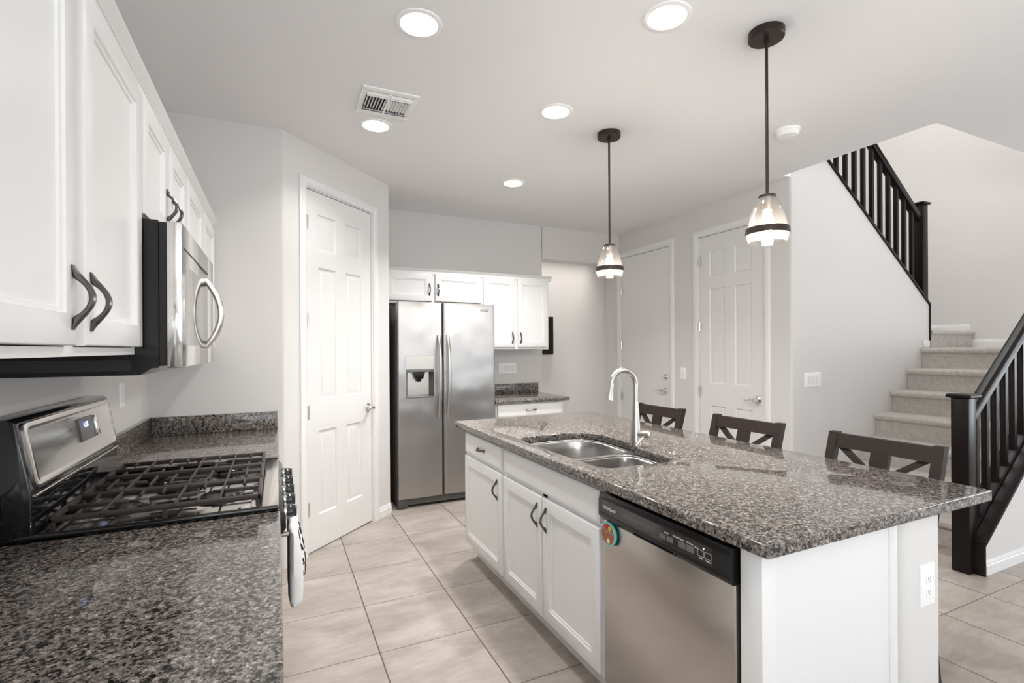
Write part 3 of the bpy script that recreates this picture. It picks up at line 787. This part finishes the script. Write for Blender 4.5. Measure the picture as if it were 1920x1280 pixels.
# base grille
mb = MB(); mb.box(fx0+.075, fx1-.075, 4.31, 4.36, .022, .083, .004)
for k in range(4): mb.box(fx0+.09, fx1-.09, 4.304, 4.312, .030+k*.013, .0365+k*.013)
mb.build('base_grille', 'grey', t)
for x in (fx0, fx1-.085):
    mb = MB(); mb.box(x, x+.085, 4.285, 4.37, 0, .083, .012, 3); mb.build('foot', 'fridge_side', t)

# ================================================================== GAS RANGE
RY0, RY1 = 1.672, 2.431
t = thing('gas_range', 'stainless gas range with black cast iron grates on the left counter', 'stove', (-.32, 2.05, 0))
mb = MB(); mb.box(-.655, -.03, RY0, RY1, .0, .870, .002); mb.build('body', 'black_satin', t)
# cooktop with black rolled rim
mb = MB(); mb.box(-.585, -.022, RY0+.012, RY1-.012, .868, .893, .003); mb.build('cooktop', 'steel_range', t)
mb = MB()
mb.box(-.60, .004, RY0-.004, RY0+.016, .888, .902, .006, 3); mb.build('cooktop_rim', 'black', t)
mb = MB(); mb.box(-.60, .004, RY1-.016, RY1+.004, .888, .902, .006, 3); mb.build('cooktop_rim', 'black', t)
mb = MB(); mb.box(-.075, .004, RY0+.014, RY1-.014, .875, .899, .004); mb.build('front_strip', 'steel_range', t)
# back guard
mb = MB()
mb.prism([(-.655, .87), (-.568, .87), (-.566, 1.005), (-.598, 1.19), (-.61, 1.198), (-.655, 1.198)], 'y', RY0, RY1, .004)
bg = mb.build('backguard', 'black', t)
# tilted stainless fascia
p0 = Vector((-.5655, RY0+.0, 1.008)); nv = Vector((.185, 0, .032)).normalized(); vv = Vector((-.032, 0, .185)).normalized()
Mb = Matrix.Identity(4)
uu = vv.cross(nv)
for i in range(3): Mb[i][0] = uu[i]; Mb[i][1] = vv[i]; Mb[i][2] = nv[i]
Mb.translation = p0
Wb = RY1-RY0
pf = MB(Mb)
def rr(u0, u1, v0, v1, r, n): return [(x, y, n) for x, y in roundpoly([(u0, v0, r), (u1, v0, r), (u1, v1, r), (u0, v1, r)], 5)]
pf.loft([rr(.020, Wb-.02, .006, .180, .02, -.004), rr(.020, Wb-.02, .006, .180, .02, .006), rr(.022, Wb-.022, .008, .178, .02, .007), rr(.040, Wb-.040, .024, .165, .012, .0074), rr(.042, Wb-.042, .026, .163, .012, .0060)])
fas = pf.build('control_fascia', 'steel_range', bg)
du0, du1, dv0, dv1 = .385, .525, .068, .142
pf = MB(Mb); pf.rects(du0, du1, dv0, dv1, [(0, .005), (0, .0085), (.002, .0092), (.005, .0075)]); dis = pf.build('display', 'grey', bg)
pf = MB(Mb); pf.text('4:28', .026, Matrix.Translation((.447, .118, .0080))); pf.build('clock_digits', MAT['led'], dis)
pf = MB(Mb); pf.box(du1-.012, du1+.012, dv0+.002, dv1-.002, .006, .018, .004); pf.build('control_knob', 'chrome', dis)
mb = MB(); mb.tube([(-.563, RY0+.012, 1.000), (-.563, RY1-.012, 1.000)], .004, 10); mb.build('chrome_trim', 'chrome', bg)
# burners
for bx, by, r in ((-.42, 1.86, .045), (-.17, 1.86, .055), (-.30, 2.05, .05), (-.42, 2.25, .05), (-.17, 2.25, .045)):
    mb = MB(); mb.lathe([(r+.02, 0), (r+.018, .004), (r, .006), (r, .012), (r-.004, .016), (r*.4, .018)], (bx, by, .893), 28); mb.build('burner', 'black_satin', t)
# grates
GZ0, GZ1 = .918, .932
gx0, gx1, gy0, gy1 = -.550, -.045, RY0+.04, RY1-.012
third = (gy1-gy0)/3
for k in range(3):
    a, b = gy0+third*k+.002, gy0+third*(k+1)-.002
    mb = MB()
    for (x0, x1, q0, q1) in ((gx0, gx1, a, a+.011), (gx0, gx1, b-.011, b), (gx0, gx0+.012, a, b), (gx1-.012, gx1, a, b)):
        mb.box(x0, x1, q0, q1, GZ0-.002, GZ1, .003)
    n = 8; mid = (a+b)/2
    for i in range(1, n+1):
        x = gx0+(gx1-gx0)*i/(n+1)
        if i in (2, 5, 7): mb.box(x-.0034, x+.0034, a, b, GZ0+.002, GZ1, .0025)
        elif k == 1: mb.box(x-.0034, x+.0034, a+.05, b-.05, GZ0+.002, GZ1, .0025)
        else:
            mb.box(x-.0034, x+.0034, a, a+.06, GZ0+.002, GZ1, .0025); mb.box(x-.0034, x+.0034, b-.06, b, GZ0+.002, GZ1, .0025)
    mb.box(gx0, gx0+.15, mid-.005, mid+.005, GZ0+.001, GZ1-.001, .0025); mb.box(gx0+.20, gx1-.18, mid-.005, mid+.005, GZ0+.001, GZ1-.001, .0025); mb.box(gx1-.14, gx1, mid-.005, mid+.005, GZ0+.001, GZ1-.001, .0025)
    for x in (gx0+.004, (gx0+gx1)/2, gx1-.016):
        for q in (a+.001, b-.011): mb.box(x, x+.010, q, q+.010, .893, GZ0+.002)
    mb.build('grate', 'grate', t)
# front
mb = MB(); mb.prism([(-.03, .812), (.012, .812), (.024, .83), (.018, .872), (.006, .884), (-.03, .884)], 'y', RY0, RY1, .003); mb.build('control_panel', 'black_satin', t)
for k in range(5):
    y = RY0+.10+k*(RY1-RY0-.2)/4
    mb = MB(frame_m((.020, y, .850), '+x')); mb.lathe([(.024, 0), (.024, .004), (.021, .008), (.020, .024), (.016, .028), (.003, .028)], n=24); mb.box(-.004, .004, -.018, .018, .024, .036, .002)
    kb = mb.build('knob', 'black', t)
    mb = MB(frame_m((.0195, y, .850), '+x')); mb.lathe([(.026, 0), (.026, .006), (.0245, .007)], n=24); mb.build('bezel', 'chrome', kb)
mb = MB(); mb.box(-.03, .010, RY0+.004, RY1-.004, .20, .806, .004); od = mb.build('oven_door', 'steel_range', t)
mb = MB(frame_m((.010, 0, 0), '+x')); mb.rects(RY0+.09, RY1-.09, .34, .62, [(0, -.004), (0, .001), (.003, .0015)]); mb.build('oven_window', 'black', od)
mb = MB(); mb.tube([(.045, RY0+.085, .775), (.045, RY1-.04, .775)], .010, 14)
for y in (RY0+.11, RY1-.07): mb.cyl((.008, y, .775), (.045, y, .775), .008, n=12)
mb.build('oven_handle', 'nickel', od)
mb = MB(); mb.box(-.03, .008, RY0+.004, RY1-.004, .05, .195, .004); mb.build('storage_drawer', 'steel_range', t)
# towel folded over the oven handle
def towel():
    t = thing('dish_towel', 'white dish towel with black script hanging on the oven handle', 'towel', (.05, 1.88, .79))
    yA, yB = 1.712, 2.05
    def xf(u, z):
        q = (.792-z)/.24
        return .0585+.013*math.sin(max(0, q)*PI*.72)+.024*(u-.25)*min(1, max(0, q)*1.6)+(.0045*math.sin(u*10+.8)+.0025*math.sin(u*23))*min(1, max(0, q)*2)
    def yy(u, z): return yA+(yB-yA)*u-.035*(u-.5)*max(0, (.79-z)/.24)
    n = 26
    def ring(z, k, dx=0):
        pts = []
        xm = .045
        for a in range(n+1):
            u = a/n; e = min(1, math.sqrt(max(0, 1-(2*u-1)**2))*2.2)
            pts.append((xm+(xf(u, z)-xm)*k*e+dx, yy(.03+.94*u, z), z))
        for a in range(n-1, 0, -1):
            u = a/n; e = min(1, math.sqrt(max(0, 1-(2*u-1)**2))*2.2)
            pts.append((xm-.0135*k*e+dx+.002*math.sin(u*17)*k, yy(.03+.94*u, z), z))
        return pts
    zs_ = [(.7925, .25), (.7905, .6), (.785, .9), (.776, 1), (.755, 1), (.73, 1), (.70, 1), (.67, 1), (.64, 1), (.61, 1), (.585, 1), (.566, 1), (.556, .92), (.552, .7)]
    mb = MB(); mb.loft([ring(z, k) for z, k in zs_]); mb.build('cloth', 'towel', t, sharp=1.3)
    def S_(u, z): return Vector((xf(u, z)+.0012, yy(.03+.94*u, z), z))
    mb = MB()
    for zc, n_ in ((.735, 5), (.685, 6), (.635, 6), (.595, 6)):
        for k in range(n_):
            u0 = .16+.70*k/n_
            pts = [S_(u0+.045*math.sin(a*1.3)+a*.010, zc+.014*math.cos(a*1.7)*(1 if k % 2 else 1.5)) for a in [x*.45 for x in range(14)]]
            mb.tube(pts, .0017, 5)
    mb.build('script', 'black_satin', t)
towel()

# ================================================================== MICROWAVE
MY0, MY1 = 1.672, 2.429
t = thing('microwave', 'over-the-range stainless microwave with a black body and bowed handle', 'microwave', (-.45, 2.05, 1.30))
mb = MB(); mb.prism([(-.662, 1.303), (-.339, 1.303), (-.312, 1.322), (-.296, 1.322), (-.296, 1.732), (-.352, 1.732), (-.352, 1.357), (-.662, 1.357)], 'y', MY0, MY1); mb.box(-.662, -.352, MY0, MY1, 1.357, 1.732)
bd = mb.build('body', 'black_body', t)
mb = MB(frame_m((0, MY0, 0), '-y')); mb.loft([rr(-.655, -.36, 1.315, 1.345, .006, .0), rr(-.655, -.36, 1.315, 1.345, .006, .003), rr(-.652, -.363, 1.318, 1.342, .004, .003), rr(-.652, -.363, 1.318, 1.342, .004, .001)]); mb.build('side_grip', 'black', bd)
mb = MB(); mb.box(-.295, -.278, MY0+.004, MY1-.004, 1.328, 1.728); mb.build('gap_shade', 'dark', t)  # dark block filling the gap behind the door, for its shade
mb = MB(); mb.box(-.277, -.240, MY0, 2.245, 1.322, 1.731, .003); md = mb.build('door', 'steel_micro', t)
mb = MB(); mb.box(-.277, -.240, 2.248, MY1, 1.322, 1.731, .003); mb.build('control_panel', 'steel_micro', t)
mb = MB(); mb.box(-.242, -.2392, MY0+.02, 2.24, 1.660, 1.6645); vs = mb.build('seam_line', 'dark', md)  # thin dark strip laid on the door face, drawing the groove line
mb = MB(frame_m((-.2408, 0, 0), '+x')); mb.text('Whirlpool', .02, Matrix.Translation((2.03, 1.697, 0))); mb.build('logo', 'grey', md)
Mw = frame_m((-.240, 0, 0), '+x')
mat_win = plain('microwave_window', (.30, .285, .27), .06, metal=.85)
mb = MB(Mw); mb.rects(MY0+.05, 2.13, 1.385, 1.62, [(0, -.002), (0, .0006), (.002, .001)]); mb.build('window', mat_win, md)
P = []; R_ = []
for k in range(25):
    s = k/24*2-1
    P.append((-.2445+.052*(1-abs(s)**2.0), 2.205, 1.508+.128*s)); R_.append(.0155-.004*abs(s)**4)
mb = MB(); mb.tube(P, R_, 14, sx=.8, sy=1.2, ref=(1, 0, 0)); mb.build('handle', 'handle_steel', md)

# ================================================================== PENDANTS
def pendant(label, x, y, first=[]):
    if first:
        o = copy_tree(first[0]); o.location = (x, y, CE); o['label'] = label; return o
    t = thing('pendant_light', label, 'pendant lamp', (x, y, CE), 'glass pendants over the island')
    c = (x, y, 0)
    mb = MB(); mb.lathe([(.004, CE-.034), (.070, CE-.034), (.073, CE-.030), (.073, CE-.002), (.073, CE)], c, 40); mb.build('canopy', 'bronze', t)
    mb = MB(); mb.cyl((x, y, 2.028), (x, y, CE-.03), .0065, n=14); mb.cyl((x, y, CE-.05), (x, y, CE-.03), .010, n=14); mb.build('rod', 'bronze', t)
    mb = MB(); mb.lathe([(.007, 2.034), (.034, 2.032), (.037, 2.028), (.036, 2.025), (.006, 2.025)], c, 32); mb.build('top_cap', 'bronze', t)
    prof = [(.034, 2.025), (.046, 2.008), (.058, 1.98), (.069, 1.945), (.077, 1.91), (.082, 1.886), (.0845, 1.864), (.086, 1.858), (.083, 1.845), (.077, 1.826)]
    rings = prof+[(r-.003, z) for r, z in prof[::-1]]
    mb = MB(); mb.lathe(rings+[rings[0]], c, 40, False, False); mb.build('glass_shade', 'glass', t)
    mb = MB(); mb.lathe([(.0845, 1.890), (.0875, 1.888), (.0890, 1.863), (.0870, 1.861), (.0855, 1.863), (.0840, 1.889), (.0845, 1.890)], c, 40, False, False); mb.build('band', 'bronze', t)
    mb = MB(); mb.lathe([(.004, 2.026), (.026, 2.026), (.027, 2.02), (.027, 1.968), (.023, 1.965), (.005, 1.965)], c, 28); mb.build('socket', 'nickel', t)
    mb = MB(); mb.lathe([(.013, 1.966), (.014, 1.955), (.022, 1.935), (.029, 1.912), (.029, 1.898), (.022, 1.882), (.010, 1.874), (.002, 1.873)], c, 28); mb.build('bulb', 'bulb', t)
    L = bpy.data.lights.new('pendant_bulb_light', 'POINT'); L.energy = 10; L.color = (1, .92, .84); L.shadow_soft_size = .03
    lo = bpy.data.objects.new('bulb_light', L); COL.objects.link(lo); lo.parent = t; lo.location = (0, 0, 1.845-CE)
    first.append(t); return t
pendant('glass pendant on a bronze rod over the near end of the island', 1.939, 1.508)
pendant('glass pendant on a bronze rod over the far end of the island', 1.931, 2.642)

# ================================================================== CEILING FIXTURES
def can(label, x, y, pw, first=[]):
    if first:
        o = copy_tree(first[0]); o.location = (x, y, CE); o['label'] = label
        for c in o.children:
            if c.type == 'LIGHT': c.data = c.data.copy(); c.data.energy = pw
        return o
    t = thing('recessed_light', label, 'ceiling light', (x, y, CE), 'recessed ceiling lights')
    mb = MB(); pr_ = [(.098, CE), (.097, CE-.004), (.088, CE-.007), (.079, CE-.007), (.076, CE-.004), (.076, CE)]
    mb.lathe(pr_+[pr_[0]], (x, y, 0), 44, False, False); mb.build('trim_ring', 'plastic', t)
    mb = MB(); mb.lathe([(.0765, CE-.0035), (.05, CE-.0045), (.002, CE-.005)], (x, y, 0), 40); mb.build('lens', 'lens', t)
    L = bpy.data.lights.new('recessed_lamp', 'AREA'); L.shape = 'DISK'; L.size = .14; L.energy = pw; L.color = (1, .98, .955); L.spread = math.radians(125)
    lo = bpy.data.objects.new('lamp_light', L); COL.objects.link(lo); lo.parent = t; lo.location = (0, 0, -.012)
    first.append(t); return t
can('recessed ceiling light nearest the left cabinets, in front of the air vent', .551, 2.084, 5)
can('recessed ceiling light just beyond the air vent', .556, 3.142, 4)
can('recessed ceiling light nearest the near pendant, at the top of the picture', 1.473, 1.61, 6.5)
can('recessed ceiling light midway between the air vent and the far pendant', 1.473, 2.528, 8.5)
can('recessed ceiling light farthest away, in front of the refrigerator', 1.783, 3.767, 15)
t = thing('smoke_detector', 'round white smoke detector on the ceiling near the stair opening', 'smoke detector', (2.936, 2.134, CE))
mb = MB(); mb.lathe([(.070, CE), (.070, CE-.012), (.066, CE-.014)], (2.936, 2.134, 0), 40); mb.build('mount', 'plastic', t)
mb = MB(); mb.lathe([(.064, CE-.013), (.064, CE-.030), (.056, CE-.040), (.02, CE-.043), (.002, CE-.043)], (2.936, 2.134, 0), 40)
mb.lathe([(.012, CE-.042), (.012, CE-.0455), (.002, CE-.046)], (2.951, 2.11, 0), 16); mb.build('cover', 'plastic', t)
# air register
vx0, vx1, vy0, vy1 = .412, .712, 2.675, 2.99
t = thing('ceiling_vent', 'white rectangular air register in the ceiling', 'vent', ((vx0+vx1)/2, (vy0+vy1)/2, CE))
mb = MB(); mb.box(vx0+.02, vx1-.02, vy0+.02, vy1-.02, CE-.003, CE-.0005); mb.build('duct_shade', 'dark', t)  # dark plate standing in for the shade inside the duct
mb = MB()
ix0, ix1, iy0, iy1 = vx0+.030, vx1-.030, vy0+.040, vy1-.042
for q in ((vx0, vx1, vy0, iy0), (vx0, vx1, iy1, vy1), (vx0, ix0, iy0, iy1), (ix1, vx1, iy0, iy1)): mb.box(*q, CE-.010, CE-.001, .002)
xm = (ix0+ix1)/2; mb.box(xm-.007, xm+.007, iy0, iy1, CE-.014, CE-.002, .001)
mb.build('frame', 'plastic', t)
def slat(p, q, tilt, wd, z=CE-.012, th=.0016):
    p = Vector(p); q = Vector(q); d = (q-p).normalized(); nrm = Vector((0, 0, 1)); sd = d.cross(nrm)
    a = (sd*math.cos(tilt)+nrm*math.sin(tilt))*wd/2; b = (nrm*math.cos(tilt)-sd*math.sin(tilt))*th/2
    vs_ = []
    for e in (p, q):
        e = Vector((e.x, e.y, z))
        vs_ += [e-a-b, e+a-b, e+a+b, e-a+b]
    mb = MB(); mb.raw(vs_, [(0, 1, 2, 3), (7, 6, 5, 4), (0, 4, 5, 1), (1, 5, 6, 2), (2, 6, 7, 3), (3, 7, 4, 0)]); mb.build('louver', 'plastic', t)
for (x0, x1, sgn) in ((ix0, xm-.007, 1), (xm+.007, ix1, -1)):
    for k in range(2):
        slat((x0, iy0+.014+k*.020, 0), (x1, iy0+.014+k*.020, 0), .75, .017)
        slat((x0, iy1-.012-k*.020, 0), (x1, iy1-.012-k*.020, 0), -.75, .019)
    for k in range(7):
        x = x0+(x1-x0)*(k+.5)/7
        slat((x, iy0+.055, 0), (x, iy1-.052, 0), .8*sgn, .015)

# ================================================================== SWITCHES AND OUTLETS
def plate(name, label, cat, M, w, h, kinds):
    t = thing(name, label, cat, M.translation)
    mb = MB(M); mb.rects(-w/2, w/2, -h/2, h/2, [(0, 0), (0, .003), (.003, .006), (.006, .0065)]); mb.build('plate', 'plastic', t)
    n = len(kinds); pw = .046
    for k, kd in enumerate(kinds):
        u = (k-(n-1)/2)*pw
        if kd == 'rocker':
            mb = MB(M); mb.rects(u-.0165, u+.0165, -.033, .033, [(0, .004), (0, .0072), (.001, .0076)])
            mb.raw([(u-.0145, -.031, .0072), (u+.0145, -.031, .0072), (u+.0145, 0, .0085), (u-.0145, 0, .0085), (u-.0145, .031, .0112), (u+.0145, .031, .0112)], [(0, 1, 2, 3), (3, 2, 5, 4)])
            mb.build('rocker', 'plastic_dim' if n > 2 else 'plastic', t)
        elif kd == 'toggle':
            mb = MB(M); mb.box(u-.005, u+.005, -.012, .012, .005, .007); mb.box(u-.0035, u+.0035, -.002, .009, .006, .018, .001); mb.build('toggle', 'plastic_dim', t)
        else:
            for s in (-1, 1):
                mb = MB(M); v = s*.020
                mb.loft([[(x, y, n_) for x, y in roundpoly([(u-.0165, v-.014, .008), (u+.0165, v-.014, .008), (u+.0165, v+.014, .008), (u-.0165, v+.014, .008)], 4)] for n_ in (.005, .0085)])
                so = mb.build('socket', 'plastic', t)
                mb = MB(M)
                for a in (-.006, .006): mb.box(u+a-.001, u+a+.001, v-.002, v+.006, .0080, .0088)
                mb.lathe([(.002, .0080), (.002, .0088)], (u, v-.007, 0), 10); mb.build('slot', 'grey', so)
    return t
plate('switch_plate', 'wide four-gang white switch plate above the small counter beside the refrigerator', 'light switch', frame_m((2.27, 4.97, 1.158), '-y'), .214, .118, ['toggle', 'rocker', 'rocker', 'rocker'])
plate('switch_plate', 'single white rocker switch on the wall between the two doors', 'light switch', frame_m((3.77, 3.912, 1.107), '-x'), .075, .120, ['rocker'])
plate('switch_plate', 'three-gang white switch plate on the stair wall', 'light switch', frame_m((4.025, 2.715, 1.10), '-y'), .205, .120, ['rocker', 'rocker', 'rocker'])
plate('outlet', 'white outlet on the left wall beyond the gas range', 'outlet', frame_m((-.667, 2.93, 1.16), '+x'), .072, .118, ['outlet'])
plate('outlet', 'white outlet on the end of the island half wall', 'outlet', frame_m((1.832, .872, .628), '-y'), .075, .128, ['outlet'])

# framed picture in the hall
t = thing('picture_frame', 'dark framed picture on the hall wall behind the upper cabinet', 'picture', (2.80, 5.28, 1.52))
mb = MB(frame_m((2.80, 5.28, 1.525), '-y')); mb.rects(-.21, .21, -.225, .225, [(0, .001), (0, .028), (.004, .032), (.055, .028), (.060, .012)], cap0=False, cap1=False); mb.build('frame', 'wood', t)
mb = MB(frame_m((2.80, 5.28, 1.525), '-y')); mb.rects(-.155, .155, -.17, .17, [(0, .002), (0, .013)]); mb.build('mat_board', plain('picture_mat', (.55, .5, .45), .6), t)
# white cord beside the refrigerator
mb = MB()
mb.tube([(1.855, 4.93, 1.06), (1.90, 4.935, 1.03), (1.925, 4.935, .97), (1.935, 4.92, .91), (1.93, 4.86, .8905), (1.90, 4.70, .8900), (1.855, 4.62, .8900)], .0024, 8)
tag(mb.build('cord', 'plastic'), 'thin white cord on the small counter beside the refrigerator', 'cord')

# ================================================================== STAIRS
nos = lambda k: 4.11+.2513*(k-1)
zs = lambda k: .196*k-.012
t = thing('staircase', 'beige carpeted staircase rising behind the black newel post', 'stairs', (5.2, 2.2, 0))
def step_prof(x0, x1, z0, z1, lip=.03, th=.05):
    a = x0
    return roundpoly([(a+lip, z0), (a+lip, z1-th-.006), (a+.004, z1-th, .012), (a, z1-.02, .02), (a+.012, z1, .02), (x1, z1), (x1, z0)], 5)
for k in range(1, 8):
    x1 = nos(k+1)+.031 if k < 7 else 6.598
    mb = MB(); mb.prism(step_prof(nos(k), x1, max(0, zs(k-1)-.0) if k > 1 else 0, zs(k)), 'y', 1.665, 2.713)
    mb.build('step' if k < 7 else 'landing', 'carpet', t)
mb = MB(); mb.prism([(2.713+.0, 1.36), (3.748, 1.36), (3.748, 1.53), (2.72, 1.53), (2.70, 1.527), (2.690, 1.51), (2.694, 1.492), (2.716, 1.482)], 'x', 5.80, 6.598, 0)
mb.build('landing', 'carpet', t)
mb = MB(); mb.box(5.66, 5.772, 2.702, 2.714, 1.362, 1.43, .002); mb.build('skirt_block', 'trim', t)
mb = MB(); mb.box(nos(2), 5.65, 1.665, 2.713, 0, .17); mb.build('understep', 'carpet', t)

# low wall carrying the lower railing
kz = lambda X: .222+.768*(X-3.83)
mb = MB(); mb.prism([(3.81, 0), (6.6, 0), (6.6, 1.35), (5.32, 1.35), (3.81, kz(3.81)-.026)], 'y', 1.525, 1.66); st('wall_knee', mb, 'wall', 'white low wall under the lower stair railing')
def sloped(mb, x0, x1, zf, h0, h1, y0, y1, bev=.003):
    mb.prism([(x0, zf(x0)+h0), (x1, zf(x1)+h0), (x1, zf(x1)+h1), (x0, zf(x0)+h1)], 'y', y0, y1, bev)
def newel(par, x0, x1, y0, y1, z0, z1):
    mb = MB(); mb.box(x0, x1, y0, y1, z0, z1-.028, .004); o = mb.build('newel_post', 'wood', par)
    mb = MB(); cx, cy = (x0+x1)/2, (y0+y1)/2; h = (x1-x0)/2; e = .018
    mb.loft([[(cx+sx*q, cy+sy*q, z) for sx, sy in ((-1, -1), (1, -1), (1, 1), (-1, 1))] for q, z in ((h+.004, z1-.03), (h+e-.004, z1-.026), (h+e, z1-.022), (h+e, z1-.010), (h+e-.006, z1-.004), (h*.3, z1))])
    mb.build('post_cap', 'wood', o)
t = thing('stair_railing', 'black lower stair railing with a square newel post right of the island', 'railing', (3.79, 1.605, 0), 'black stair railings')
newel(t, 3.745, 3.835, 1.56, 1.65, 0, 1.084)
XE = 5.35
mb = MB(); sloped(mb, 3.806, XE, kz, -.026, 0, 1.505, 1.675); mb.box(3.795, 3.812, 1.508, 1.664, 0, kz(3.81)-.012, .002); mb.build('base_cap', 'wood', t)
mb = MB(); sloped(mb, 3.836, XE, kz, 0, .018, 1.575, 1.640); mb.build('shoe_rail', 'wood', t)
rz = lambda X: 1.055+.775*(X-3.95)
mb = MB()
prof = roundpoly([(-.030, -.085, .004), (.030, -.085, .004), (.024, -.05, .01), (.034, -.022, .012), (.020, 0, .015), (-.020, 0, .015), (-.034, -.022, .012), (-.024, -.05, .01)], 4)
mb.loft([[(X, 1.608+p[0], rz(X)+p[1]) for p in prof] for X in (3.836, XE)]); mb.build('handrail', 'wood', t)
X = 3.936
while X < XE-.05:
    mb = MB(); q = .016
    mb.raw([(X+a*q, 1.608+b*q, (kz(X+a*q)+.017 if c < 0 else rz(X+a*q)-.08)) for a in (-1, 1) for b in (-1, 1) for c in (-1, 1)],
           [(0, 1, 3, 2), (4, 6, 7, 5), (0, 4, 5, 1), (2, 3, 7, 6), (0, 2, 6, 4), (1, 5, 7, 3)], .0015, 1)
    mb.build('baluster', 'wood', t); X += .121
t = thing('stair_railing', 'black upper stair railing on the sloping wall below the ceiling opening', 'railing', (5.75, 2.765, 1.36), 'black stair railings')
newel(t, 5.69, 5.78, 2.72, 2.81, capz(5.74), 2.785)
X0 = 3.95
mb = MB(); sloped(mb, X0, 5.79, capz, -.026, 0, 2.700, 2.83); mb.box(5.776, 5.79, 2.703, 2.828, 1.362, capz(5.785)-.01, .002); mb.build('base_cap', 'wood', t)
mb = MB(); sloped(mb, X0, 5.69, capz, 0, .018, 2.735, 2.795); mb.build('shoe_rail', 'wood', t)
uz = lambda X: 2.985-.79*(X-5.3)
mb = MB(); mb.loft([[(X, 2.765+p[0], uz(X)+p[1]) for p in prof] for X in (5.69, X0)]); mb.build('handrail', 'wood', t)
X = 5.583
while X > X0+.05:
    mb = MB(); q = .016
    mb.raw([(X+a*q, 2.765+b*q, (capz(X+a*q)+.017 if c < 0 else uz(X+a*q)-.08)) for a in (-1, 1) for b in (-1, 1) for c in (-1, 1)],
           [(0, 1, 3, 2), (4, 6, 7, 5), (0, 4, 5, 1), (2, 3, 7, 6), (0, 2, 6, 4), (1, 5, 7, 3)], .0015, 1)
    mb.build('baluster', 'wood', t); X -= .1285

# ================================================================== BAR STOOLS
def stool(label, y, x=2.42, first=[]):
    if first:
        o = copy_tree(first[0]); o.location = (x, y, 0); o['label'] = label; return o
    t = thing('bar_stool', label, 'bar stool', (0, 0, 0), 'dark wooden stools along the island')
    hw = .231; pw = .04
    def quad(mb, pts, y0, y1, tx):  # bar following pts in x-z, thickness tx in x
        mb.loft([[(px-tx/2, y0, pz), (px+tx/2, y0, pz), (px+tx/2, y1, pz), (px-tx/2, y1, pz)] for px, pz in pts])
    post = [(-.060, 0), (-.085, .15), (-.098, .32), (-.100, .56), (-.090, .64), (-.062, .75), (-.028, .87), (0, .968)]
    def bx(z):
        for (a, b), (c, d) in zip(post, post[1:]):
            if b <= z <= d: return a+(c-a)*(z-b)/(d-b)
    for s in (-1, 1):
        mb = MB(); yc = s*(hw-pw/2); quad(mb, post, yc-pw/2, yc+pw/2, .034); mb.build('leg', 'stoolwood', t)
        mb = MB(); quad(mb, [(-.43, 0), (-.415, .575)], yc-.019, yc+.019, .038); mb.build('leg', 'stoolwood', t)
    mb = MB(); mb.raw([(-.455, -.225, .575), (-.085, -.225, .575), (-.085, .225, .575), (-.455, .225, .575), (-.455, -.225, .615), (-.085, -.225, .615), (-.085, .225, .615), (-.455, .225, .615)],
        [(0, 3, 2, 1), (4, 5, 6, 7), (0, 1, 5, 4), (1, 2, 6, 5), (2, 3, 7, 6), (3, 0, 4, 7)], .012); mb.build('seat', 'stoolwood', t)
    mb = MB(); quad(mb, [(bx(z)-.002, z) for z in (.900, .93, .962)], -hw+pw, hw-pw, .024); mb.build('top_rail', 'stoolwood', t)
    mb = MB(); quad(mb, [(bx(z)-.002, z) for z in (.63, .66)], -hw+pw, hw-pw, .024); mb.build('lower_rail', 'stoolwood', t)
    mb = MB(); quad(mb, [(bx(z)-.002, z) for z in (.66, .75, .83, .900)], -.037, .037, .022); mb.build('back_slat', 'stoolwood', t)
    for s in (-1, 1):
        mb = MB(); za, zb_ = .900, .66; ya, yb = s*.165, -s*.165; w_ = .021
        L = []
        for k in range(9):
            f = k/8; z = za+(zb_-za)*f; yy = ya+(yb-ya)*f; xx = bx(z)+.004
            L.append([(xx-.008, yy-w_, z), (xx+.008, yy-w_, z), (xx+.008, yy+w_, z), (xx-.008, yy+w_, z)])
        mb.loft(L); mb.build('diagonal_slat', 'stoolwood', t)
    for s in (-1, 1):
        mb = MB(); yc = s*(hw-.02); mb.box(-.42, -.09, yc-.011, yc+.011, .22, .255, .002); mb.build('stretcher', 'stoolwood', t)
    mb = MB(); mb.box(-.437, -.413, -hw+.03, hw-.03, .16, .195, .002); mb.build('stretcher', 'stoolwood', t)
    mb = MB(); mb.box(-.113, -.091, -hw+.03, hw-.03, .30, .335, .002); mb.build('stretcher', 'stoolwood', t)
    first.append(t); t.location = (x, y, 0); return t
stool('dark wooden bar stool nearest the camera, at the stair end of the island', 1.309)
stool('dark wooden bar stool in the middle, in front of the six-panel closet door', 2.02)
stool('dark wooden bar stool farthest away, right behind the faucet', 2.735)
